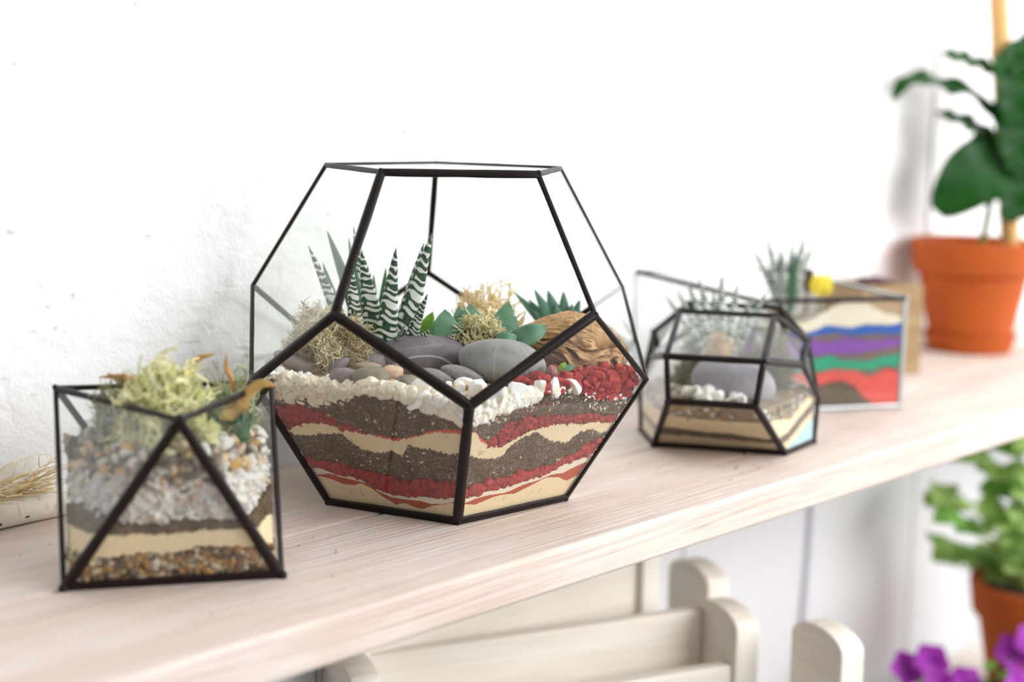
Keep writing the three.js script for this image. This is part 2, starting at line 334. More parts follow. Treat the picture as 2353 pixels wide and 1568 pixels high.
const soilTex = tex(1024, 1024, (x, y) => {
  const u = x / 1024, v = y / 1024, n = tn(u * 210, v * 210, 210, 210, 11), n2 = tn(u * 120, v * 120, 120, 120, 18), m = tn(u * 40, v * 40, 40, 40, 12);
  let c = mixc([32, 21, 12], [112, 90, 66], clamp(1.5 * (n * 0.6 + n2 * 0.4) * (0.45 + 0.75 * m) - 0.12, 0, 1));
  const w = tn(u * 84, v * 84, 84, 84, 15), mask = tn(u * 9, v * 9, 9, 9, 16); if (w > 0.74 && mask > 0.45) c = mixc(c, [206, 194, 178], clamp((w - 0.74) * 7, 0, 0.9) * clamp(n * 1.6, 0.2, 1));
  const w2 = tn(u * 190, v * 190, 190, 190, 19); if (w2 > 0.86) c = mixc(c, [182, 168, 150], clamp((w2 - 0.86) * 9, 0, 0.8));
  const g = tn(u * 130 + 3, v * 150, 130, 150, 17); if (g > 0.82) c = mixc(c, [192, 146, 78], clamp((g - 0.82) * 9, 0, 0.85));
  return c;
}, 0.055, 0.055);
M.soil = std(0xffffff, 0.95, { map: soilTex });
const rockTex = tex(256, 256, (x, y) => { const u = x / 256, v = y / 256, b = 222 + 26 * (tn(u * 12, v * 12, 12, 12, 4) - 0.5) + 26 * (hash2(x, y, 3) - 0.5) + 16 * (tn(u * 50, v * 50, 50, 50, 6) - 0.5); return [b, b, b]; }, 1, 1);
M.redStone = std(0xc83c3a, 0.85, { map: rockTex });
M.redGrit = std(0x9c2a2a, 0.9, { map: rockTex });
M.redGapShade = std(0x4c1615, 0.9, { map: rockTex });  // shade between the red stones, put into this darker red
const marbleTex = tex(256, 256, (x, y) => { const u = x / 256, v = y / 256, k = tn(u * 5, v * 5, 5, 5, 31), b = 248 - 10 * tn(u * 20, v * 20, 20, 20, 4); return k > 0.62 ? mixc([b, b - 2, b - 6], [236, 208, 160], (k - 0.62) * 1.9) : [b, b - 2, b - 6]; }, 1, 1);
M.whiteStone = new THREE.MeshPhysicalMaterial({ color: 0xffffff, roughness: 0.5, map: marbleTex });
M.gravelGapShade = std(0xcdb690, 0.8);  // beige shadow in the gaps between white stones, put into the bed colour
M.mixStone = std(0xffffff, 0.6, { map: rockTex });

// ---------------------------------------------------------------- the large dodecahedron terrarium
const DQ = { pos: V(0, SH + 0.0018, 0), turn: -TH };
const DD = (() => {
  const R = 0.1 / (2 * Math.sin(Math.PI / 5)), Rm = R * (1 + Math.sqrt(5)) / 2, z1 = Math.sqrt(0.01 - (Rm - R) ** 2), H = 0.2 * 1.113516364;
  const ring = (r, y, off) => [0, 1, 2, 3, 4].map((k) => V(r * Math.sin(k * 1.256637 + off), y, r * Math.cos(k * 1.256637 + off)));
  const verts = [...ring(R, 0, 0), ...ring(Rm, z1, 0), ...ring(Rm, H - z1, Math.PI / 5), ...ring(R, H, Math.PI / 5)], faces = [[0, 1, 2, 3, 4], [15, 16, 17, 18, 19]];
  for (let k = 0; k < 5; k++) { const n = (k + 1) % 5; faces.push([k, n, 5 + n, 10 + k, 5 + k]); faces.push([15 + k, 15 + n, 10 + n, 5 + n, 10 + k]); }
  return { verts, faces };
})();
const bigT = thing('dodecahedron_terrarium', 'large twelve-sided glass terrarium in a black leaded frame, its front pane open', 'terrarium', DQ.pos, DQ.turn);
// the open face is the upper one turned to the viewer: top 4-0, ring 14, 10, low corner 5
const openFace = DD.faces.findIndex((f) => f.includes(19) && f.includes(15) && f.includes(5));
const DI = polyhedron(bigT, DD.verts, DD.faces, [openFace], 0.0038, 0.001, 0.0019, undefined, (i, q) => {
  const front = [4, 0, 1, 5, 10, 14, 15, 19, 9].includes(i) && [4, 0, 1, 5, 10, 14, 15, 19, 9].includes(q), back = DD.verts[i].z + DD.verts[q].z < -0.05;
  return back ? 0.62 : front && !(i === 10 && q === 15) ? 1 : 0.66;
});
const dReach = (th, y) => reach(DI, 0, 0, th, y);
const Bd = {
  B1: periodic([[-70, 19.3], [-65, 18.2], [-60, 15.7], [-55, 15.9], [-50, 18.3], [-45, 15.6], [-40, 10.7], [-33, 5.8], [-27, 8], [-20, 5.6], [-16, 6], [-11, 9.5], [-6, 11.7], [-2, 14], [2, 12.8], [8, 10.4], [12, 11.6], [19, 13.5], [25, 13.8], [33, 12.4], [40, 15], [46, 17.6], [52, 20.3], [60, 18.6], [67, 14.2], [71, 16.6], [76, 19], [180, 16], [270, 18]]),
  B2: periodic([[-71, 19.8], [-65, 22.4], [-59, 20.8], [-53, 20], [-47, 18.9], [-42, 14], [-34, 10.9], [-26, 10.9], [-17, 11.5], [-12, 10.3], [-6, 12.2], [-2, 14.7], [3, 13.4], [7, 14.9], [14, 15.8], [25, 14.8], [31, 16.1], [38, 18.5], [47, 19.3], [54, 21.7], [62, 21.4], [67, 24.7], [71, 26.6], [180, 20], [270, 20]]),
  B3: periodic([[-71, 24.7], [-67, 25.9], [-63, 22.6], [-56, 22.9], [-50, 21.4], [-45, 17], [-39, 14.1], [-32, 13.1], [-25, 13], [-16, 15.1], [-9, 15.3], [-2, 17.8], [3, 16.8], [8, 17.2], [12, 18.7], [19, 19.1], [26, 20], [34, 20.4], [42, 21.8], [50, 22.3], [55, 25.2], [59, 28.6], [65, 29.3], [70, 30.9], [180, 24], [270, 24]]),
  B4: periodic([[-74, 40], [-69, 34.4], [-67, 30.7], [-62, 33.3], [-58, 32.9], [-54, 30.6], [-48, 30.1], [-42, 29], [-36, 27.6], [-29, 28], [-23, 26.5], [-17, 28.4], [-11, 30.2], [-6, 30.1], [-2, 30.5], [2, 26.9], [7, 26.3], [11, 30.5], [18, 27.6], [26, 27.6], [29, 32.3], [38, 28.3], [45, 31.3], [53, 30.3], [56, 34.8], [63, 34.8], [66, 43], [69, 44.5], [180, 34], [270, 34]]),
  B5: periodic([[-71, 49.9], [-67, 48.7], [-59, 52], [-49, 54.3], [-47, 49.9], [-43, 45], [-36, 43.3], [-32, 44], [-28, 46], [-23, 43.4], [-20, 52], [-13, 51.2], [-8, 50.3], [-5, 49.4], [-1, 50.6], [2, 48.4], [6, 46], [11, 43.9], [16, 43.3], [20, 51.9], [25, 55.8], [32, 57.8], [37, 53], [44, 48.2], [53, 45.4], [55, 48.7], [58, 52.2], [64, 52.3], [69, 47.4], [71, 48.6], [180, 50], [270, 50]]),
  B6: periodic([[-71, 51.6], [-66, 56.5], [-62, 58.5], [-55, 59.9], [-51, 58.8], [-47, 57], [-40, 57.1], [-36, 56.2], [-31, 54.7], [-25, 54.1], [-20, 56.6], [-15, 59.6], [-13, 61.6], [-9, 63.9], [-5, 64.2], [-2, 65.3], [3, 66.2], [5, 59.1], [9, 53.6], [15, 51.4], [18, 53.2], [23, 56.6], [27, 58.8], [33, 60.1], [39, 61.3], [49, 59.8], [56, 57.1], [62, 58.3], [67, 55.9], [71, 54.3], [180, 56], [270, 56]]),
  B7: periodic([[-68, 70.5], [-65, 72.3], [-61, 72.4], [-58, 69.8], [-53, 67.8], [-50, 63.7], [-48, 60.7], [-43, 61], [-40, 58], [-36, 56.7], [-29, 56.4], [-25, 55.4], [-20, 57.5], [-14, 60.8], [-13, 63.2], [-8, 66.3], [-2, 67.5], [2, 67.2], [5, 61.4], [8, 57.2], [9, 58.5], [12, 63], [16, 70.6], [20, 71.2], [26, 70.6], [36, 69.1], [46, 66.6], [56, 66.1], [62, 64.5], [69, 60.8], [180, 62], [270, 68]]),
  B8: periodic([[-68, 73.1], [-64, 74.2], [-59, 76.4], [-55, 74], [-50, 76.8], [-45, 78.7], [-40, 80.6], [-35, 85.9], [-31, 86.7], [-26, 86.4], [-23, 85.9], [-19, 84.5], [-16, 82.7], [-12, 81], [-9, 78.5], [-5, 74.3], [-2, 72.7], [3, 71.3], [6, 73.7], [10, 75.2], [12, 77.9], [17, 80.1], [22, 80.5], [27, 83], [33, 84], [39, 83], [45, 81.1], [52, 77.7], [60, 71.2], [64, 73.6], [70, 71], [72, 72.1], [180, 76], [270, 74]]),
  B9: periodic([[-68, 91.4], [-63, 90.2], [-54, 89.5], [-44, 89.1], [-38, 88.6], [-30, 88], [-22, 88.5], [-17, 87.8], [-9, 87.4], [-2, 86.6], [0, 85.2], [3, 85], [6, 86.4], [14, 86.1], [22, 87.4], [35, 86], [45, 85.2], [57, 85], [66, 85.4], [71, 85], [120, 87], [180, 90], [270, 91]]),
};
const ragged = (f, a, s) => (t) => f(t) + a * (N3(t * 70, s, 1) + 0.8 * N3(t * 170, s, 4) + 0.6 * N3(t * 380, s, 7));   // grains spilling over an edge
for (const [k, a] of [['B1', 0.0003], ['B2', 0.0003], ['B3', 0.0005], ['B4', 0.0014], ['B5', 0.0016], ['B6', 0.0011], ['B7', 0.0013], ['B8', 0.0014]]) Bd[k] = ragged(Bd[k], a, k.charCodeAt(1));
const zero = () => 0.0012;
function fillLayer(name, label, category, lo, hi, mat, opt) {
  const m = mesh(name, layer(DI, 0, 0, lo, hi, opt), mat); m.position.copy(DQ.pos); m.rotation.y = DQ.turn; tag(m, label, category, null, 'stuff'); return m;
}
const B2 = (t) => Math.max(Bd.B2(t), Bd.B1(t) + 0.0003), B6 = (t) => Math.max(Bd.B6(t), Bd.B5(t) + 0.0006), B7 = (t) => Math.max(Bd.B7(t), B6(t) + 0.0002);
fillLayer('sand_layer', 'beige sand at the bottom of the large terrarium', 'sand', zero, Bd.B1, M.sand, { seed: 1, rag: 0, nT: 1440 });
fillLayer('rust_sand_stripe', 'thin wavy rust-red sand stripe near the bottom of the large terrarium', 'sand', Bd.B1, B2, M.brickSand, { seed: 2, rag: 0, nT: 1440 });
fillLayer('pale_sand_stripe', 'narrow pale sand stripe above the rust-red sand in the large terrarium', 'sand', B2, Bd.B3, M.paleSand, { seed: 3, rag: 0, nT: 1440 });
fillLayer('red_grit_bed', 'red grit between the lower gravel of the large terrarium, coloured dark as gap shade', 'gravel', Bd.B3, Bd.B4, M.redGapShade, { seed: 4, rag: 0, inset: 0.0034, lump: 0.0012, rows: 6 });
fillLayer('soil_layer', 'dark brown soil with pale flecks, lower band in the large terrarium', 'soil', Bd.B4, Bd.B5, M.soil, { seed: 5, rag: 0, rows: 4, nT: 1440 });
fillLayer('sand_layer', 'cream sand wave in the middle height of the large terrarium', 'sand', Bd.B5, B6, M.sand, { seed: 6, rag: 0, nT: 1440 });
fillLayer('red_sand_stripe', 'bright red line above the cream sand wave of the large terrarium', 'sand', B6, B7, M.redSand, { seed: 7, rag: 0, rows: 3, inset: 0.0024, from: -0.62, to: 0.13, nT: 240 });
fillLayer('red_grit_bed', 'red grit between the upper gravel of the large terrarium, coloured dark as gap shade', 'gravel', B6, B7, M.redGapShade, { seed: 7, rag: 0, rows: 5, inset: 0.0034, lump: 0.001, from: 0.13, to: 5.66, nT: 900 });
fillLayer('soil_layer', 'dark brown soil with white grains, upper band in the large terrarium', 'soil', B7, Bd.B8, M.soil, { seed: 8, rag: 0, rows: 4, nT: 1440 });
fillLayer('white_grit_bed', 'cream grit bed on top of the soil in the large terrarium, darkened as gap shade', 'gravel', Bd.B8, (t) => Bd.B9(t) - 0.003, M.gravelGapShade, { seed: 9, from: -4.75, to: 0.46, rag: 0, rows: 5, lump: 0.0012, inset: 0.0036, cap: 0.0865, rings: 30 });

// gravel pressed against the glass, in the turned frame of the terrarium
function wallStone(R, t0, t1, lo, hi, smin, smax, deep = 0.004) {
  const th = lerp(t0, t1, R()) * Math.PI / 180, a = lo(th), b = hi(th), s = lerp(smin, smax, R() ** 1.7); if (b - a < 0.0016) return null;
  const y = lerp(a + s * 0.5, Math.max(b - s * 0.4, a + s * 0.5), R()), k = 0.75 + 0.3 * R(), r = dReach(th, y) - 0.0014 - s * 1.02 - R() * deep;
  return { p: V(Math.sin(th) * r, y, Math.cos(th) * r), s: V(s, s * k, s * (0.7 + 0.4 * R())) };
}
const inD = (m) => { m.position.copy(DQ.pos); m.rotation.y = DQ.turn; return m; };
const tint = (R, c, a) => { const k = 1 + a * (R() - 0.5); return [c[0] * k, c[1] * k, c[2] * k]; };
inD(scatter('red_gravel', 'dark red gravel band low down in the large terrarium', 'gravel', smallStones[0], M.redStone, 560, (R) => { const s = wallStone(R, -73, 74, Bd.B3, Bd.B4, 0.0028, 0.0046, 0.0006); if (s) s.c = tint(R, [0.9, 0.85, 0.85], 0.5); return s; }, 101));
inD(scatter('red_gravel', 'dark red gravel band at middle height in the large terrarium', 'gravel', smallStones[1], M.redStone, 700, (R) => { const left = R() < 0.45, s = left ? wallStone(R, -73, -38, Bd.B6, Bd.B7, 0.003, 0.005, 0.0006) : wallStone(R, 8, 74, Bd.B6, Bd.B7, 0.0021, 0.0038, 0.0006); if (s) s.c = tint(R, [0.9, 0.85, 0.85], 0.5); return s; }, 102));
inD(scatter('red_gravel', 'few red bits mixed into the upper soil on the right of the large terrarium', 'gravel', smallStones[2], M.redStone, 70, (R) => wallStone(R, 20, 36, (t) => Bd.B7(t) + 0.001, (t) => Bd.B8(t), 0.0009, 0.0018, 0.0012), 103));
inD(scatter('white_gravel', 'cream white gravel seen through the lower glass of the large terrarium', 'gravel', smallStones[0], M.whiteStone, 620, (R) => { const s = wallStone(R, -74, 27, (t) => Bd.B8(t) - 0.001, Bd.B9, 0.0032, 0.007, 0.0006); if (s) s.c = tint(R, Math.atan2(s.p.x, s.p.z) < -0.25 ? [0.92, 0.83, 0.68] : [0.98, 0.94, 0.88], 0.24); return s; }, 104));  // left stones tinted cream, partly their own hue, partly shadow put into colour
inD(scatter('white_gravel', 'few white stones at the foot of the red gravel in the large terrarium', 'gravel', smallStones[1], M.whiteStone, 60, (R) => wallStone(R, 30, 74, (t) => Bd.B8(t) - 0.003, (t) => Bd.B8(t) + 0.004, 0.0012, 0.0024, 0.0012), 105));
inD(scatter('white_grain', 'white perlite grains in the brown soil bands of the large terrarium', 'grain', smallStones[2], M.whiteStone, 420, (R) => {
  const up = R() < 0.6, s = up ? wallStone(R, -70, 70, Bd.B7, Bd.B8, 0.0003, 0.0021, 0) : wallStone(R, -70, 70, Bd.B4, Bd.B5, 0.0003, 0.0015, 0);
  if (s) { const th = Math.atan2(s.p.x, s.p.z); if (N3(th * 6, s.p.y * 90, 3) < 0.12 && R() < 0.85) return null; const r = dReach(th, s.p.y) - 0.0019; s.p.x = Math.sin(th) * r; s.p.z = Math.cos(th) * r; s.s.multiplyScalar(0.75); s.c = R() < 0.8 ? tint(R, [0.72, 0.68, 0.62], 0.4) : [0.62, 0.42, 0.18]; } return s;
}, 106));

// where the walls stand in the room's own axes, to keep what lies inside clear of the glass
function keepIn(p, size) { const r = Math.hypot(p.x, p.z), lim = dReach(Math.atan2(p.x, p.z) + TH, p.y) - size - 0.002; if (r > lim) { p.x *= lim / r; p.z *= lim / r; } return p; }
// single white stones on top
{
  const taken = [], clear = (p, s) => { if (taken.some((t) => t.p.distanceTo(p) < 0.62 * (t.s + s))) return false; taken.push({ p: p.clone(), s }); return true; };
  const R = rng(7), whiteLabel = 'small angular white stone in the top gravel of the large terrarium', proto = [];
  const put = (x, y, z, s, label, flat = 0.8) => {
    const k = Math.floor(R() * 8), m = mesh('white_stone', stones[k], M.whiteStone), p = keepIn(V(x, y, z), s * 1.1); if (!clear(p, s * 1.2) && !label) { scene.remove(m); return; } m.position.set(p.x, SH + p.y, p.z); m.rotation.set(R() * 6, R() * 6, R() * 6);
    m.scale.set(s * 1.35, s * flat * 1.35, s * (0.85 + 0.2 * R()) * 1.35); tag(m, label ?? whiteLabel, 'stone', 'white stones of the top gravel'); return m;
  };
  for (const [x, z, s, label] of [[-0.09, 0.064, 0.0085, 'broad white stone at the glass left of the front corner of the large terrarium'], [-0.042, 0.058, 0.0058, 'white wedge-shaped stone in front of the grey pebbles inside the large terrarium'], [-0.053, 0.081, 0.0078, 'big blocky white stone just behind the front corner bars of the large terrarium'], [-0.06, 0.068, 0.0046, 'white stone just left of the big blocky white stone behind the front corner'], [-0.056, 0.056, 0.0036, 'small white stone between the grey pebbles and the big blocky white stone'], [-0.046, 0.041, 0.0032, 'small white chip at the edge of the thin grey pebble'], [-0.038, 0.1, 0.0084, 'tall blocky white stone against the right glass, below the round grey pebble'], [-0.06, 0.104, 0.007, 'rough white stone against the right glass beside the front corner bar'], [-0.024, 0.104, 0.005, 'pale rounded stone between the white gravel and the red gravel'], [-0.012, 0.108, 0.005, 'cream stone at the left edge of the red gravel heap'], [-0.095, 0.036, 0.0042, 'white stone right of the olive-grey pebble'], [-0.104, -0.05, 0.0052, 'cream stone left of the long purple-grey pebble near the left glass'], [-0.077, -0.03, 0.004, 'pointed white stone lying on the long purple-grey pebble'], [0.006, 0.117, 0.0045, 'single white stone among the red gravel against the glass']])
    put(x, label && label.startsWith('pointed') ? 0.0965 : 0.0895, z, s, label, label && label.startsWith('pointed') ? 0.5 : 0.85);
  for (let i = 0; i < 150; i++) {                                     // a belt along the front rim, and some further in
    const th = lerp(-78, 24, R()) * Math.PI / 180, s = lerp(0.0018, 0.0046, R() ** 1.6), y = Bd.B9(th) - 0.001 + (R() - 0.5) * 0.003, r = dReach(th, y) - 0.003 - s - R() ** 1.3 * 0.034, a = th - TH;
    if (clear(V(Math.sin(a) * r, y, Math.cos(a) * r), s * 1.2)) put(Math.sin(a) * r, y, Math.cos(a) * r, s, th < -0.95 ? 'cream angular stone in the gravel near the left corner of the large terrarium' : th < -0.3 ? 'cream angular stone in the gravel below the grey pebbles at the left front glass' : 'white angular stone in the gravel around the front corner of the large terrarium');
  }
  const redLabel = 'small dark red stone in the gravel heap on the right of the large terrarium';
  const red = (x, y, z, s, label) => { if (!clear(V(x, y, z), s * 0.7)) return; const m = mesh('red_stone', stones[Math.floor(R() * 8)], M.redStone), p = keepIn(V(x, y, z), s * 0.95); m.position.set(p.x, SH + p.y, p.z); m.rotation.set(R() * 6, R() * 6, R() * 6); m.scale.set(s, s * 0.85, s * 0.9); tag(m, label ?? redLabel, 'stone', 'red stones of the gravel heap'); };
  red(0.07, 0.0905, 0.112, 0.0085, 'largest red stone, in the right corner of the large terrarium');
  for (let i = 0; i < 620; i++) {
    const th = lerp(27, 86, R()) * Math.PI / 180, q = R(), s = lerp(0.0032, 0.0075, R() ** 1.3), y = i % 2 ? lerp(Bd.B8(th) + 0.003, 0.089, R()) : 0.0895 + 0.002 * R(), r = dReach(th, y) - 0.002 - s * 0.95 - (i % 2 ? q * 0.001 : q ** 1.2 * 0.045), a = th - TH;
    red(Math.sin(a) * r, y + 0.001, Math.cos(a) * r, s, y > 0.0865 ? 'small dark red stone on top of the gravel heap below the driftwood' : 'small dark red stone of the gravel heap pressed against the right front glass');
  }
}
{ // red grit under the single red stones
  fillLayer('red_grit_bed', 'red grit under the single red stones on the right of the large terrarium', 'gravel', (t) => Bd.B8(t) + 0.001, (t) => 0.0842 - 0.016 * smoothstep(Math.abs(t - 0.96), 0.46, 0.62), M.redGrit, { seed: 12, from: 0.42, to: 1.52, nT: 400, rows: 14, lump: 0.0026, lumpF: 420, inset: 0.0032, cap: 0.083, rings: 40 });
}

// river pebbles: smooth, a little flattened, their sides to the viewer
function pebbleGeo(seed, amp = 0.12) {
  const g = new THREE.SphereGeometry(1, 48, 32), p = g.attributes.position, v = V(0, 0, 0);
  for (let i = 0; i < p.count; i++) { v.fromBufferAttribute(p, i); const k = 1 + amp * fbm(v.x * 0.9 + seed * 5, v.y * 0.9, v.z * 0.9, 2) * 2; const b = Math.pow(Math.abs(v.y), 0.85) * Math.sign(v.y); p.setXYZ(i, v.x * k, b * k, v.z * k); }
  g.computeVertexNormals();
  const n = g.attributes.normal; for (let r = 0; r <= 32; r++) { const a = r * 49, b = a + 48; n.setXYZ(b, n.getX(a), n.getY(a), n.getZ(a)); }
  return g;
}
function pebbleTex(base, seed, veins) {
  return canvasTex(512, 256, (c, w, h) => {
    const im = c.createImageData(w, h);
    for (let y = 0, o = 0; y < h; y++) for (let x = 0; x < w; x++, o += 4) { const k = 16 * (tn(x / w * 12, y / h * 8, 12, 8, seed) - 0.5) + 14 * (hash2(x, y, seed) - 0.5) + 14 * (tn(x / w * 60, y / h * 14, 60, 14, seed + 2) - 0.5); for (let q = 0; q < 3; q++) im.data[o + q] = clamp(base[q] + k, 0, 255); im.data[o + 3] = 255; }
    c.putImageData(im, 0, 0); if (veins) veins(c, w, h);
  });
}
const pebbles = [
  // x, y, z, half width, half height, half depth, roll, colour, label
  [-0.019, 0.0965, -0.006, 0.0325, 0.0155, 0.023, 0.1, [122, 116, 120], 'large flat purple-grey pebble with a curved white vein, behind the left front bar', 1],
  [-0.004, 0.0985, 0.056, 0.0285, 0.0158, 0.02, -0.12, [140, 141, 136], 'large round light grey pebble in the centre of the terrarium, behind the right front bar', 2],
  [-0.09, 0.0945, -0.044, 0.02, 0.0058, 0.011, -0.33, [126, 114, 112], 'long flat purple-grey pebble below the big straw-coloured lichen clump'],
  [-0.08, 0.0955, -0.024, 0.0098, 0.0039, 0.006, 0.42, [112, 106, 110], 'slim dark grey pebble leaning up to the right beside the pointed white stone'],
  [-0.055, 0.0955, -0.017, 0.0104, 0.0068, 0.008, 0.05, [118, 108, 108], 'dark purple pebble under the base of the striped plant'],
  [-0.1, 0.094, 0.006, 0.0098, 0.0058, 0.007, -0.05, [124, 114, 112], 'small purple-grey pebble left of the olive-grey pebble'],
  [-0.096, 0.0945, 0.026, 0.0118, 0.0084, 0.008, 0.04, [120, 114, 97], 'olive-grey pebble against the glass, left of the front bar'],
  [-0.066, 0.0958, -0.008, 0.009, 0.0024, 0.006, -0.05, [160, 142, 118], 'thin tan pebble lying behind the olive-grey pebble'],
  [-0.066, 0.0945, 0.015, 0.0072, 0.0045, 0.006, -0.05, [206, 172, 146], 'small peach-coloured pebble behind the left front bar'],
  [-0.083, 0.0925, 0.043, 0.0068, 0.0052, 0.006, 0.3, [118, 112, 100], 'small dark grey pebble in front of the peach pebble'],
  [-0.046, 0.0918, 0.035, 0.0125, 0.0044, 0.008, -0.22, [136, 131, 128], 'thin grey pebble leaning down to the right in front of the veined pebble'],
  [-0.032, 0.0928, 0.046, 0.015, 0.005, 0.008, -0.28, [142, 137, 134], 'elongated light grey pebble wedged between the two largest pebbles'],
  [0.007, 0.0935, 0.088, 0.0042, 0.0062, 0.005, 0, [150, 96, 92], 'dull red pebble peeping out right of the round grey pebble'],
  [-0.088, 0.0945, -0.092, 0.003, 0.0026, 0.003, 0.3, [120, 112, 108], 'tiny grey pebble at the far left glass'],
  [-0.072, 0.0955, -0.1, 0.003, 0.0026, 0.003, 0.3, [200, 165, 140], 'tiny peach pebble at the far left glass'],
];
for (const [i, [x, y, z, a, b, c, roll, col, label, big]] of pebbles.entries()) {
  const veins = big === 1 ? (k, w, h) => {
    k.strokeStyle = 'rgba(214,214,216,0.8)'; k.lineCap = 'round';
    for (const [lw, al] of [[7, 0.4], [3.5, 0.9]]) { k.lineWidth = lw; k.globalAlpha = al; k.beginPath(); k.moveTo(w * 0.165, h * 0.53); k.bezierCurveTo(w * 0.22, h * 0.4, w * 0.3, h * 0.38, w * 0.37, h * 0.56); k.stroke(); }
    k.globalAlpha = 0.5; k.lineWidth = 11; k.beginPath(); k.moveTo(w * 0.15, h * 0.54); k.lineTo(w * 0.19, h * 0.49); k.stroke();
    k.globalAlpha = 0.6; k.lineWidth = 1.5; k.beginPath(); k.moveTo(w * 0.07, h * 0.4); k.bezierCurveTo(w * 0.15, h * 0.3, w * 0.25, h * 0.29, w * 0.36, h * 0.3); k.stroke();
    k.beginPath(); k.moveTo(w * 0.37, h * 0.56); k.lineTo(w * 0.355, h * 0.8); k.stroke();
  } : big === 2 ? (k, w, h) => { k.strokeStyle = 'rgba(190,190,184,0.6)'; k.lineWidth = 1.6; for (const [p, q] of [[0.31, 0.36], [0.2, 0.22], [0.36, 0.33]]) { k.beginPath(); k.moveTo(w * p, h * 0.2); k.bezierCurveTo(w * (p + 0.01), h * 0.4, w * q, h * 0.5, w * q, h * 0.75); k.stroke(); } } : null;
  const m = mesh('river_pebble', pebbleGeo(i + 1, big ? 0.07 : 0.11), new THREE.MeshPhysicalMaterial({ color: 0xffffff, roughness: 0.62, map: pebbleTex(col, i * 7 + 2, veins) }));
  const p = keepIn(V(x, y, z), Math.min(a, c) * 0.9 + 0.001); m.position.set(p.x, SH + p.y, p.z); m.rotation.set(0, YAW, roll, 'YXZ'); m.scale.set(a, b, c); tag(m, label, 'pebble');
}

// ---------------------------------------------------------------- plants, lichen and driftwood in the large terrarium
const toCam = V(-0.7, 0.15, 0.68).normalize();
const bandAt = (u, v) => {                                             // 0 green .. 1 white: broken wavy cross bands
  const q = v * 24 + 0.55 * (tn(u * 6, v * 30, 6, 30, 3) - 0.5) + 0.25 * Math.sin(u * 12.566), k = Math.floor(q), f = q - k - 0.5;
  const th = (1 - 0.45 * smoothstep(v, 0.72, 0.97)) * lerp(0.17, 0.44, tn(u * 8, k * 3.3, 8, 512, 5)), gap = tn(u * 10 + 0.5 * (k % 2), k * 5.7, 10, 512, 7);
  return smoothstep(th - Math.abs(f), -0.02, 0.09) * smoothstep(gap, 0.14, 0.24);
};
const bandTex = tex(256, 1024, (x, y) => { const u = x / 256, v = y / 1024, n = tn(u * 20, v * 80, 20, 80, 9); return mixc(mixc([34, 66, 44], [66, 100, 68], n), [232, 234, 228], bandAt(u, v)); }, 1, 1);
const bandBump = tex(256, 1024, (x, y) => { const c = 255 * bandAt(x / 256, y / 1024); return [c, c, c]; }, 1, 1, false);
M.banded = new THREE.MeshPhysicalMaterial({ color: 0xffffff, roughness: 0.5, map: bandTex, bumpMap: bandBump, bumpScale: 0.0005 });
const plainLeafTex = tex(128, 512, (x, y) => { const u = x / 128, v = y / 512, k = tn(u * 8, v * 20, 8, 20, 3); return mixc([44, 86, 56], [70, 112, 78], k); }, 1, 1);
M.plainLeaf = new THREE.MeshPhysicalMaterial({ color: 0xffffff, roughness: 0.5, map: plainLeafTex });
function hawLeaf(parent, base, mid, tip, w, mat, hint = toCam) {
  const c0 = base.clone().lerp(mid, 0.5);
  return mesh('leaf', leafGeo([base, c0, mid, mid.clone().lerp(tip, 0.5), tip], (t) => 1.12 * w * (t < 0.3 ? lerp(0.85, 1, t / 0.3) : Math.pow(Math.max(1 - (t - 0.3) / 0.7, 0), 0.75)) + 0.0001, (t) => 0.45 * w * (1 - 0.75 * t) + 0.0001, hint, { nL: 30, nR: 14 }), mat, parent);
}
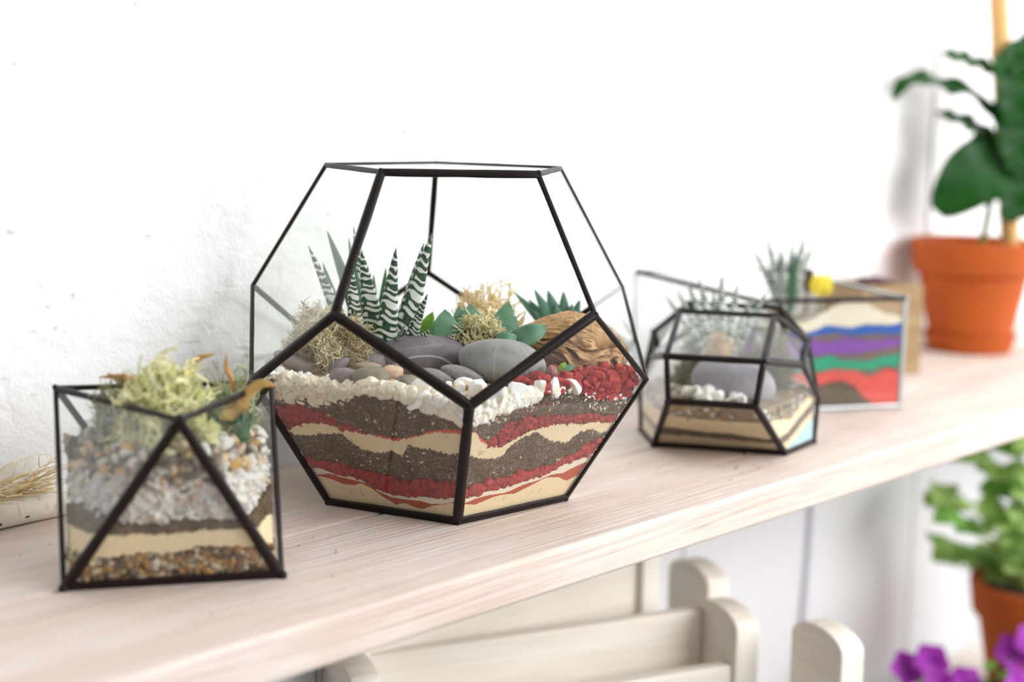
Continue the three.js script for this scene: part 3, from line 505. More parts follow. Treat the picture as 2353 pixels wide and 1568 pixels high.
{
  const b = S(-0.03, 0.089, -0.036), plant = thing('zebra_plant', 'striped green and white spiky succulent in the large terrarium', 'plant', b);
  const L = (tip, mid, w, mat = M.banded, off = [0, 0, 0], hint) => hawLeaf(plant, V(off[0], off[1], off[2]), V(...mid).sub(V(-0.03, 0.089, -0.036)), V(...tip).sub(V(-0.03, 0.089, -0.036)), w, mat, hint);
  L([-0.053, 0.169, -0.081], [-0.042, 0.113, -0.056], 0.0062);
  L([-0.037, 0.156, -0.084], [-0.039, 0.113, -0.06], 0.005, M.plainLeaf);
  L([-0.023, 0.177, -0.095], [-0.029, 0.125, -0.058], 0.0066, M.plainLeaf);
  L([-0.01, 0.181, -0.082], [-0.024, 0.126, -0.055], 0.005);
  L([-0.02, 0.173, -0.076], [-0.029, 0.12, -0.054], 0.005, M.plainLeaf);
  L([-0.043, 0.1685, -0.039], [-0.034, 0.118, -0.036], 0.0088, M.banded, [-0.006, 0.001, 0.002]);
  L([-0.048, 0.165, -0.045], [-0.043, 0.12, -0.044], 0.006, M.banded, [-0.006, 0.002, -0.003]);
  L([-0.011, 0.148, -0.06], [-0.023, 0.112, -0.045], 0.0038, M.plainLeaf);
  L([-0.005, 0.153, -0.054], [-0.0215, 0.112, -0.042], 0.0054, M.plainLeaf);
  L([-0.034, 0.171, -0.015], [-0.032, 0.111, -0.026], 0.0092, M.banded, [-0.001, -0.002, 0.006]);
  L([-0.011, 0.181, -0.004], [-0.0205, 0.114, -0.02], 0.0098, M.banded, [0.005, 0, 0.008]);
  L([0.006, 0.172, -0.028], [-0.014, 0.112, -0.03], 0.0072, M.banded, [0.006, 0.002, 0.002]);
  L([-0.026, 0.1415, 0.007], [-0.0235, 0.108, -0.012], 0.0056, M.banded, [0.003, -0.001, 0.012]);
  L([-0.073, 0.134, -0.066], [-0.05, 0.106, -0.055], 0.0048);
  L([-0.053, 0.112, -0.012], [-0.043, 0.1, -0.022], 0.0066, M.banded, [-0.004, -0.003, 0.006]);
  L([-0.02, 0.118, 0.006], [-0.027, 0.1, -0.012], 0.0055, M.banded, [0, -0.003, 0.008]);
  L([-0.04, 0.121, 0.0], [-0.032, 0.104, -0.018], 0.0028, M.banded, [0, -0.003, 0.009]).userData.label = 'withered leaf with a brown tip';
}
const roundLeafTex = tex(128, 256, (x, y) => { const u = x / 128, v = y / 256, k = tn(u * 6, v * 10, 6, 10, 5), e = hash2(x, y, 4); let c = mixc([84, 130, 98], [122, 160, 130], k); c = c.map((q) => q + 8 * (e - 0.5)); return v > 0.975 ? mixc(c, [160, 84, 56], (v - 0.975) * 40) : c; }, 1, 1);
M.roundLeaf = new THREE.MeshPhysicalMaterial({ color: 0xffffff, roughness: 0.55, map: roundLeafTex });
const limeTex = tex(128, 256, (x, y) => { const u = x / 128, v = y / 256, k = tn(u * 5, v * 8, 5, 8, 6); return mixc([128, 190, 60], [168, 214, 92], k); }, 1, 1);
M.limeLeaf = new THREE.MeshPhysicalMaterial({ color: 0xffffff, roughness: 0.5, map: limeTex, transmission: 0.3, thickness: 0 });
M.limeLeaf.roughness = 0.9;
const broad = (w) => (t) => w * Math.pow(Math.sin(Math.PI * Math.min(0.06 + 0.94 * t, 1) ** 0.85), 0.8) * (t > 0.93 ? Math.max(1 - (t - 0.93) / 0.07 * 0.6, 0.02) : 1) + 0.0003;
function broadLeaf(parent, base, mid, tip, w, mat, hint, thick = 0.2, cup = 0.15) {
  return mesh('leaf', leafGeo([base, mid, tip], broad(w), (t) => w * thick * Math.sin(Math.PI * clamp(0.1 + 0.88 * t, 0, 1)) + 0.0003, hint, { nL: 26, nR: 16, cup }), mat, parent);
}
{
  const b = V(0.022, 0.092, 0.012), plant = thing('rosette_succulent', 'blue-green rosette succulent with broad pointed leaves, between the lichen and the driftwood', 'plant', S(b.x, b.y, b.z));
  const L = (mid, tip, w, hint = toCam, th, cup) => broadLeaf(plant, V(0, 0, 0), V(...mid).sub(b), V(...tip).sub(b), w, M.roundLeaf, hint, th, cup);
  L([-0.0035, 0.112, 0.006], [-0.0045, 0.1292, 0.0025], 0.0108);
  L([0.024, 0.115, 0.001], [0.0255, 0.13, -0.002], 0.0098);
  L([0.02, 0.114, -0.004], [0.02, 0.1285, -0.0075], 0.006);
  L([0.0385, 0.118, 0.017], [0.043, 0.1322, 0.0185], 0.0075);
  L([0.0195, 0.1125, 0.0545], [0.029, 0.1215, 0.065], 0.0085, V(-0.6, 0.55, 0.5), 0.25, 0.3);
  L([0.009, 0.109, 0.042], [0.014, 0.1145, 0.052], 0.0075, V(-0.6, 0.5, 0.5), 0.35, 0.1);
  L([0.03, 0.11, 0.028], [0.036, 0.124, 0.031], 0.0075);
}
{
  const b = V(0.008, 0.093, -0.028), plant = thing('lime_succulent', 'low lime-green succulent behind the striped plant and the veined pebble', 'plant', S(b.x, b.y, b.z));
  for (const [mid, tip, w, h] of [[[-0.004, 0.106, -0.0225], [-0.001, 0.121, -0.012], 0.0105, toCam], [[-0.006, 0.11, -0.03], [-0.009, 0.1235, -0.024], 0.008, toCam], [[0.0, 0.11, -0.02], [0.0, 0.1255, -0.013], 0.0065, toCam], [[0.002, 0.101, -0.013], [0.003, 0.113, -0.002], 0.0095, V(-0.5, 0.7, 0.5)], [[0.008, 0.103, -0.018], [0.009, 0.117, -0.006], 0.0085, V(-0.5, 0.6, 0.5)]])
    broadLeaf(plant, V(0, 0, 0), V(...mid).sub(b), V(...tip).sub(b), w, M.limeLeaf, h, 0.12);
}
{ // small green tip at the foot of the driftwood
  const b = V(0.016, 0.0935, 0.086), plant = thing('succulent_shoot', 'tiny green pointed shoot between the round grey pebble and the driftwood', 'plant', S(b.x, b.y, b.z));
  broadLeaf(plant, V(0, 0, 0), V(0.004, 0.003, 0.005), V(0.007, 0.0045, 0.009), 0.0028, M.roundLeaf, V(-0.5, 0.7, 0.4), 0.3);
  broadLeaf(plant, V(0, 0, 0), V(0.002, 0.004, 0.002), V(0.004, 0.007, 0.003), 0.002, M.limeLeaf, toCam, 0.3);
}
{
  const b = V(0.117, 0.09, 0.009), plant = thing('spiky_succulent', 'blurred blue-green spiky succulent behind the driftwood at the back of the large terrarium', 'plant', S(b.x, b.y, b.z));
  M.aloe = new THREE.MeshPhysicalMaterial({ color: 0x5d8a79, roughness: 0.55 });
  for (const [x, y, z, w] of [[0.097, 0.132, -0.019, 0.0035], [0.104, 0.127, -0.011, 0.004], [0.101, 0.135, -0.003, 0.0045], [0.109, 0.1345, 0.003, 0.0055], [0.116, 0.134, 0.012, 0.005], [0.119, 0.125, 0.018, 0.005], [0.124, 0.128, 0.021, 0.0045], [0.128, 0.118, 0.03, 0.004], [0.104, 0.119, -0.006, 0.004], [0.112, 0.124, 0.008, 0.006]]) {
    const p = keepIn(V(x - 0.006, y, z), 0.004).sub(b), m = V(0, 0, 0).lerp(p, 0.45); m.y += 0.002; hawLeaf(plant, V(-0.006, 0, 0), m, p, w * 1.4, M.aloe);
  }
}
// lichen: many branching twigs
function twigs(seed, roots, { seg = 9, step = 0.0032, r0 = 0.00035, r1 = 0.00016, sides = 3, wild = 0.5, branch = 0.22, depth = 2, rise = 0.25, inside = null, col = null } = {}) {
  const R = rng(seed), T = new Tubes();
  const grow = (p, d, n, lev, r) => {
    const pts = [p.clone()], q = p.clone(), dir = d.clone(), c = col ? col(R, p) : null;
    for (let i = 0; i < n; i++) {
      dir.x += (R() - 0.5) * wild; dir.y += (R() - 0.5) * wild + rise * 0.1; dir.z += (R() - 0.5) * wild; dir.normalize();
      q.addScaledVector(dir, step * (0.7 + 0.6 * R())); if (inside && !inside(q)) break; pts.push(q.clone());
      if (lev < depth && R() < branch) grow(q, V(dir.x + (R() - 0.5) * 1.7, dir.y + (R() - 0.5) * 1.7, dir.z + (R() - 0.5) * 1.7).normalize(), Math.max(2, Math.round(n * 0.5)), lev + 1, r * 0.8);
    }
    if (pts.length > 2) T.add(pts, r, r * r1 / r0, sides, c);
  };
  for (const [p, d] of roots(R)) grow(p, d, seg, 0, r0);
  return T.build();
}
const vcol = (rough = 0.85) => new THREE.MeshStandardMaterial({ color: 0xffffff, vertexColors: true, roughness: rough });
const lin = (r, g, b) => { const c = new THREE.Color().setRGB(r / 255, g / 255, b / 255, THREE.SRGBColorSpace); return [c.r, c.g, c.b]; };
const palette = (...cs) => { const l = cs.map((c) => lin(...c)); return (R) => { const c = l[Math.floor(R() * l.length)], k = 0.85 + 0.3 * R(); return [c[0] * k, c[1] * k, c[2] * k]; }; };
function lichen(name, label, category, center, rad, count, seed, opt) {   // a rounded clump
  const m = mesh(name, twigs(seed, (R) => Array.from({ length: count }, () => {
    const a = R() * 6.283, u = R() * 1.25 - 0.25, k = Math.sqrt(Math.max(0, 1 - u * u)), d = V(k * Math.cos(a), u, k * Math.sin(a)), f = 0.15 + 0.6 * R();
    return [V(d.x * rad[0] * f, Math.max(d.y * rad[1] * f, 0), d.z * rad[2] * f), d.clone().add(V((R() - 0.5) * 0.9, (R() - 0.5) * 0.9, (R() - 0.5) * 0.9)).normalize()];
  }), { inside: (q) => (q.x / rad[0]) ** 2 + (q.y / rad[1]) ** 2 + (q.z / rad[2]) ** 2 < 1.2 + 1.5 * N3(q.x * 75, q.y * 75 + seed, q.z * 75) && q.y > -0.004 && (!opt.keep || opt.keep(q)), ...opt }), vcol());
  m.position.copy(center); tag(m, label, category); return m;
}
const insideBig = (cx, cy, cz) => (q) => { const x = q.x + cx, z = q.z + cz, y = q.y + cy; return Math.hypot(x, z) < dReach(Math.atan2(x, z) + TH, y) - 0.003; };
lichen('lichen_clump', 'large fluffy straw-coloured lichen clump on the left inside the large terrarium', 'lichen', S(-0.074, 0.0985, -0.044), [0.027, 0.04, 0.024], 900, 3,
  { seg: 8, step: 0.0019, r0: 0.00042, r1: 0.0003, wild: 1.7, branch: 0.42, keep: insideBig(-0.074, 0.0985, -0.044), col: palette([232, 220, 184], [220, 206, 166], [240, 228, 196], [204, 188, 140], [222, 196, 150], [196, 188, 150]) });
lichen('lichen_clump', 'smaller beige lichen clump in front of the striped plant, right of the leaded corner', 'lichen', S(-0.06, 0.0935, -0.03), [0.017, 0.033, 0.017], 420, 33,
  { seg: 8, step: 0.0019, r0: 0.00045, r1: 0.0003, wild: 1.7, branch: 0.42, col: palette([222, 206, 164], [206, 188, 142], [214, 184, 136], [188, 178, 136], [230, 216, 180]) });
lichen('lichen_tuft', 'pale branching lichen tuft in the middle of the large terrarium, between the two largest pebbles', 'lichen', S(0.016, 0.093, 0.017), [0.02, 0.033, 0.024], 300, 4,
  { seg: 9, step: 0.0021, r0: 0.00072, r1: 0.0004, sides: 5, wild: 1.35, branch: 0.4, col: palette([226, 214, 168], [206, 196, 148], [220, 192, 142], [200, 202, 158], [234, 224, 186]) });
lichen('yellow_lichen', 'blurred yellow-beige lichen behind the rosette succulent', 'lichen', S(0.074, 0.097, -0.03), [0.026, 0.042, 0.028], 190, 5,
  { seg: 9, step: 0.0034, r0: 0.0009, r1: 0.0005, wild: 0.9, branch: 0.28, keep: insideBig(0.074, 0.097, -0.03), col: palette([252, 232, 186], [246, 220, 170], [254, 240, 206]) });
lichen('yellow_lichen', 'small yellow-beige lichen sprig left of the driftwood', 'lichen', S(0.052, 0.1, 0.016), [0.01, 0.029, 0.01], 60, 15,
  { seg: 9, step: 0.0032, r0: 0.0009, r1: 0.0005, wild: 0.5, branch: 0.25, rise: 1.2, col: palette([252, 232, 186], [246, 220, 170]) });
lichen('moss_patch', 'olive-brown moss at the foot of the straw-coloured lichen clump', 'moss', S(-0.07, 0.0905, -0.036), [0.025, 0.01, 0.016], 420, 6,
  { seg: 6, step: 0.0024, r0: 0.0004, r1: 0.0002, wild: 1.2, branch: 0.2, keep: insideBig(-0.07, 0.0905, -0.036), col: palette([150, 134, 84], [178, 160, 108], [126, 116, 78], [198, 180, 130]) });
{ // driftwood: a worn root with ridges along it and deep hollows
  const g = new THREE.SphereGeometry(1, 320, 200), p = g.attributes.position, col = new Float32Array(p.count * 3), v = V(0, 0, 0);
  const dents = [[0.06, -0.14, 0.95, 0.2, 0.075, 0.42], [0.58, 0.4, 0.8, 0.26, 0.28, 0.45], [0.42, -0.55, 0.75, 0.12, 0.1, 0.3], [0.75, -0.38, 0.6, 0.08, 0.16, 0.3], [-0.2, -0.42, 0.9, 0.5, 0.06, 0.22], [0.34, 0.14, 0.9, 0.28, 0.05, 0.28], [0.3, -0.03, 0.95, 0.24, 0.07, -0.2], [0.1, -0.4, 0.9, 0.3, 0.12, -0.16], [0.2, 0.4, 0.9, 0.16, 0.12, -0.16], [0.85, 0.75, 0.3, 0.12, 0.14, 0.3], [-0.5, 0.1, 0.95, 0.5, 0.05, 0.16]];
  const light = lin(226, 188, 140), mid = lin(186, 142, 98), dark = lin(78, 52, 34);
  for (let i = 0; i < p.count; i++) {
    v.fromBufferAttribute(p, i); const x = v.x, ang = Math.atan2(v.y, v.z), along = x * 1.4 + 0.25 * fbm(x * 3, v.y * 2, v.z * 2, 2);
    let r = 1 + 0.16 * fbm(x * 1.6 + 4, v.y * 1.7, v.z * 1.7, 3); const rid = fbm(along * 1.2, Math.sin(ang) * 5 + 0.8 * Math.sin(along * 2.6), Math.cos(ang) * 5, 4);
    r += 0.12 * rid + 0.05 * N3(along * 2, Math.sin(ang) * 20, Math.cos(ang) * 20) + 0.025 * N3(along * 6, Math.sin(ang) * 60, Math.cos(ang) * 60) + 0.1 * Math.abs(N3(x * 5, v.y * 5, v.z * 5)) * smoothstep(x, 0, 0.7);
    for (const [a, b, c, sx, sy, amt] of dents) { const e = Math.exp(-(((x - a) / sx) ** 2) - ((v.y - b + 0.14 * Math.sin(x * 7)) / sy) ** 2 - ((v.z - c) / 0.6) ** 2); r -= 1.5 * amt * smoothstep(e, 0.25, 0.7); }
    const tap = lerp(0.62, 1, smoothstep(x, -1, -0.1)) * (1 - 0.12 * smoothstep(x, 0.3, 1));
    p.setXYZ(i, x * (1 + 0.05 * rid), v.y * r * tap, v.z * r * tap);
    const k = fbm(along * 4, Math.sin(ang) * 16, Math.cos(ang) * 16, 3), k2 = N3(along * 7, Math.sin(ang) * 40, Math.cos(ang) * 40);
    let c = mixc(mid, light, clamp(0.5 + 1.1 * k + 0.5 * rid, 0, 1)); c = mixc(c, dark, clamp(-1.8 * k2 - 0.3, 0, 0.65)); if (x > 0.55 && N3(x * 9, v.y * 9, v.z * 9) > 0.28) c = mixc(c, dark, 0.55);
    col.set(c, i * 3);
  }
  g.setAttribute('color', new THREE.BufferAttribute(col, 3)); g.computeVertexNormals();
  const m = mesh('driftwood', g, vcol(0.85)); m.position.copy(S(0.0585, 0.1055, 0.064)); m.scale.set(0.0385, 0.0215, 0.019); m.rotation.set(0, YAW - 0.03, -0.2, 'YXZ'); tag(m, 'weathered brown driftwood piece with hollows on the right in the large terrarium', 'driftwood');
}

// ---------------------------------------------------------------- octahedron terrarium, front left
const OC = V(-0.2417, 0, 0.0139);
const OV = [V(-0.2805, 0.0991, 0.0747), V(-0.1699, 0.0991, 0.0179), V(-0.2744, 0.0991, -0.0494), V(-0.2046, 0, -0.0442), V(-0.2105, 0, 0.0749), V(-0.3107, 0, 0.0103)].map((v) => v.sub(OC));
const oct = thing('octahedron_terrarium', 'eight-sided leaded glass terrarium at the left, pale lichen in its open top', 'terrarium', S(OC.x, 0.0016, OC.z));
const OI = polyhedron(oct, OV, [[0, 1, 2], [3, 4, 5], [0, 4, 5], [0, 5, 2], [0, 1, 4], [1, 3, 4], [2, 5, 3], [1, 2, 3]], [0], 0.0038, 0.001, 0.0028, undefined, (i, q) => ([0, 4, 5].includes(i) && [0, 4, 5].includes(q) ? 1 : 0.64));
const oReach = (th, y) => reach(OI, 0, 0, th, y);
const wav = (y, a, f, s) => (t) => y + a * (N3(Math.sin(t) * f, Math.cos(t) * f, s) * 2 + 0.7 * N3(Math.sin(t) * f * 5, Math.cos(t) * f * 5, s + 3));
const oLay = [wav(0.0198, 0.002, 1.5, 1), wav(0.0302, 0.0016, 1.5, 2), ((f) => (t) => f(t) + 0.006 * Math.exp(-(((t + 1.7) / 0.5) ** 2)) + 0.008 * Math.exp(-(((t - 1.1) / 0.4) ** 2)))(wav(0.0365, 0.0022, 1.6, 3)), wav(0.061, 0.003, 1.7, 4), wav(0.071, 0.003, 1.5, 5)];
{
  const lay = (name, label, cat, lo, hi, mat, opt) => { const m = mesh(name, layer(OI, 0, 0, lo, hi, { nT: 360, inset: 0.003, ...opt }), mat); m.position.copy(oct.position); tag(m, label, cat, null, 'stuff'); };
  lay('brown_grit_bed', 'brown grit at the bottom of the octahedron terrarium', 'gravel', zero, oLay[0], std(0x5e4526, 0.9), { lump: 0.001, inset: 0.0045, seed: 1 });
  lay('sand_layer', 'smooth beige sand band in the octahedron terrarium', 'sand', oLay[0], oLay[1], M.sand, { seed: 2, rag: 0.0012 });
  lay('soil_layer', 'thin dark soil band in the octahedron terrarium', 'soil', oLay[1], oLay[2], M.soil, { seed: 3, rag: 0.002 });
  lay('white_grit_bed', 'whitish grit in the middle of the octahedron terrarium', 'gravel', oLay[2], oLay[3], std(0xd6cdc4, 0.8), { lump: 0.001, inset: 0.0045, seed: 4, rag: 0.001 });
  lay('brown_grit_bed', 'mixed brown grit under the lichen of the octahedron terrarium', 'gravel', oLay[3], oLay[4], std(0x5c4f40, 0.9), { lump: 0.0015, inset: 0.0045, seed: 5, rag: 0.001, rings: 16 });
  const st = (name, label, mat, n, lo, hi, s0, s1, cols, seed, topToo) => {
    const m = scatter(name, label, 'gravel', smallStones[seed % 3], mat, n, (R) => {
      const th = R() * 6.283, s = lerp(s0, s1, R() ** 1.5), a = lo(th), b = hi(th), onTop = topToo && R() < 0.5, y = onTop ? b + s * 0.3 : lerp(a + s * 0.6, b - s * 0.3, R()), r = (oReach(th, y) - 0.0016 - s * 1.05) * (onTop ? Math.sqrt(R()) : 1) - (onTop ? 0 : R() * 0.0015);
      const c = cols[Math.floor(R() * cols.length)]; return r > 0 ? { p: V(Math.sin(th) * r, y, Math.cos(th) * r), s: V(s, s * (0.7 + 0.3 * R()), s), c: tint(R, lin(...c), 0.35) } : null;
    }, seed);
    m.position.copy(oct.position);
  };
  const browns = [[196, 150, 84], [150, 110, 62], [214, 190, 150], [120, 92, 62], [172, 140, 100], [226, 214, 196], [186, 130, 70], [104, 88, 70]];
  st('brown_gravel', 'mixed honey-brown gravel at the bottom of the octahedron terrarium', M.mixStone, 900, zero, oLay[0], 0.002, 0.0048, browns, 201);
  st('white_gravel', 'coarse white gravel in the middle of the octahedron terrarium', M.mixStone, 800, oLay[2], oLay[3], 0.0024, 0.0058, [[246, 242, 238], [238, 232, 226], [226, 216, 208], [250, 246, 240], [232, 206, 176]], 202);
  st('mixed_gravel', 'mixed orange, grey and white gravel on top in the octahedron terrarium', M.mixStone, 620, (t) => oLay[3](t) - 0.006, oLay[4], 0.0026, 0.0068, [[226, 178, 104], [150, 138, 126], [244, 238, 230], [222, 196, 164], [110, 100, 92], [236, 208, 162], [176, 160, 146], [236, 228, 218], [128, 118, 104]], 203, true);
}
{
  const inOct = (q) => { const y = q.y + 0.07; if (y > 0.0975) return true; const th = Math.atan2(q.x, q.z); return Math.hypot(q.x, q.z) < oReach(th, y) - 0.003; };
  const clump = (name, label, cat, cx, cy, cz, rad, n, seed, opt) => { const keep = (q) => inOct(V(q.x + cx, q.y + cy - 0.07, q.z + cz)); return lichen(name, label, cat, S(OC.x + cx, cy, OC.z + cz), rad, n, seed, { keep, ...opt }); };
  clump('lichen_clump', 'pale yellow-green bushy lichen bulging out of the octahedron terrarium', 'lichen', -0.012, 0.075, 0.012, [0.028, 0.049, 0.028], 760, 21, { seg: 8, step: 0.003, r0: 0.001, r1: 0.0006, wild: 1.3, branch: 0.36, col: palette([246, 244, 192], [240, 238, 176], [252, 250, 214], [228, 230, 160], [246, 238, 178]) });
  clump('lichen_clump', 'olive-green lichen on the left side of the octahedron terrarium', 'lichen', -0.018, 0.07, -0.024, [0.027, 0.036, 0.019], 300, 22, { seg: 8, step: 0.0034, r0: 0.0006, r1: 0.0003, wild: 0.9, branch: 0.25, col: palette([170, 172, 120], [146, 150, 106], [196, 196, 150], [122, 124, 84]) });
  clump('lichen_clump', 'grey-green lichen reaching the right corner of the octahedron terrarium', 'lichen', 0.036, 0.07, 0.008, [0.031, 0.04, 0.02], 320, 23, { seg: 8, step: 0.0036, r0: 0.00065, r1: 0.0003, wild: 0.9, branch: 0.25, col: palette([196, 204, 160], [170, 176, 130], [216, 222, 186], [140, 140, 96]) });
  const strap = (parent, pts, w, mat, hint = toCam) => mesh('leaf', leafGeo(pts, (t) => w * Math.sin(Math.PI * clamp(0.12 + 0.86 * t, 0, 1)) + 0.0002, () => 0.0004, hint, { nL: 18, nR: 8, wave: 0.5, waveN: 1.5 }), mat, parent);
  M.amber = new THREE.MeshPhysicalMaterial({ color: 0xc9a35c, roughness: 0.8, transmission: 0.35, thickness: 0 });
  M.orange = new THREE.MeshPhysicalMaterial({ color: 0xd6a05e, roughness: 0.8, transmission: 0.35, thickness: 0 });
  const dry = thing('dried_moss', 'orange-brown dried moss fronds curling up from the octahedron terrarium', 'dried moss', S(OC.x, 0.09, OC.z));
  const at = (x, y, z) => V(x - OC.x, y - 0.09, z - OC.z);
  strap(dry, [at(-0.222, 0.095, 0.012), at(-0.226, 0.111, 0.01), at(-0.222, 0.119, 0.014), at(-0.215, 0.1225, 0.022)], 0.0022, M.amber);
  strap(dry, [at(-0.224, 0.098, 0.006), at(-0.228, 0.112, 0.002), at(-0.226, 0.116, 0.004)], 0.0018, M.amber);
  strap(dry, [at(-0.207, 0.092, 0.03), at(-0.208, 0.106, 0.028), at(-0.2105, 0.115, 0.026), at(-0.2105, 0.1225, 0.0265)], 0.0012, M.orange);
  strap(dry, [at(-0.218, 0.09, 0.03), at(-0.208, 0.097, 0.036), at(-0.199, 0.1055, 0.042), at(-0.192, 0.1045, 0.048)], 0.0034, M.amber);
  strap(dry, [at(-0.222, 0.088, 0.034), at(-0.213, 0.091, 0.038), at(-0.206, 0.096, 0.042)], 0.0042, M.amber);
  strap(dry, [at(-0.247, 0.094, -0.008), at(-0.252, 0.105, -0.014), at(-0.258, 0.1105, -0.022)], 0.002, M.amber);
  strap(dry, [at(-0.247, 0.095, -0.004), at(-0.251, 0.108, -0.01), at(-0.262, 0.1085, -0.024)], 0.0018, M.orange);
  const hz = thing('zebra_plant', 'small dark striped succulent half buried in the lichen of the octahedron terrarium', 'plant', S(OC.x - 0.016, 0.07, OC.z - 0.006));
  for (const [x, y, z, w] of [[-0.01, 0.036, -0.012, 0.0042], [0.002, 0.04, -0.014, 0.0038], [-0.018, 0.03, 0.0, 0.004], [0.01, 0.034, -0.004, 0.004], [-0.02, 0.026, -0.014, 0.0036]]) hawLeaf(hz, V(0, 0, 0), V(x * 0.45, y * 0.5, z * 0.45), V(x, y, z), w, M.banded);
  const hz2 = thing('zebra_plant', 'tiny dark green succulent under the right rim of the octahedron terrarium', 'plant', S(OC.x + 0.03, 0.071, OC.z + 0.024));
  for (const [x, y, z, w] of [[0.0, 0.02, 0.004, 0.0045], [0.008, 0.018, 0.004, 0.004], [-0.006, 0.018, 0.006, 0.004]]) hawLeaf(hz2, V(0, 0, 0), V(x * 0.4, y * 0.5, z * 0.4), V(x, y, z), w, M.plainLeaf);
}

// ---------------------------------------------------------------- small faceted terrarium, middle right
const smallPos = V(0.2585, 0, 0.0521), smallTurn = -1.0912;
const small = thing('faceted_terrarium', 'small many-sided leaded glass terrarium with a grey stone inside, right of the large one', 'terrarium', S(smallPos.x, 0.0016, smallPos.z), smallTurn);
const SV = (() => {
  const half = [[0.0379, 0.1053, -0.0229], [0.0373, 0.0799, 0.0505], [0.0335, 0.046, 0.0599], [0.0522, 0, 0], [0.0605, 0.0657, -0.0314], [0.0628, 0.0833, -0.052], [0.0729, 0.035, -0.0555], [0.0712, 0, -0.0545]];
  const back = half.slice(0, 5).map(([x, y, z]) => [x, y, -0.055 - (z + 0.055) * 0.72]), right = [...half, ...back];   // 0 top, 1 upper, 2 waist, 3 foot, 4 cheek, 5 peak, 6 side, 7 side foot, 8..12 the same behind
  return [...right.map((p) => V(...p)), ...right.map(([x, y, z]) => V(-x, y, z))];
})();
const SF = [];
for (const o of [0, 13]) { SF.push([o, o + 5, o + 4, o + 1], [o + 1, o + 4, o + 6, o + 7, o + 3, o + 2], [o + 4, o + 5, o + 6], [o + 8, o + 5, o + 12, o + 9], [o + 9, o + 12, o + 6, o + 7, o + 11, o + 10], [o + 12, o + 5, o + 6]); }
SF.push([0, 13, 14, 1], [1, 14, 15, 2], [2, 15, 16, 3], [8, 21, 22, 9], [9, 22, 23, 10], [10, 23, 24, 11], [3, 7, 11, 24, 20, 16], [0, 5, 8, 21, 18, 13]);
const SI = polyhedron(small, SV, SF, [SF.length - 1], 0.0032, 0.001, 0.0023);
const sC = [0, -0.055], SI2 = SI.filter((F) => F.f.length !== 3), sReach = (th, y) => reach(SI2, sC[0], sC[1], th, y);
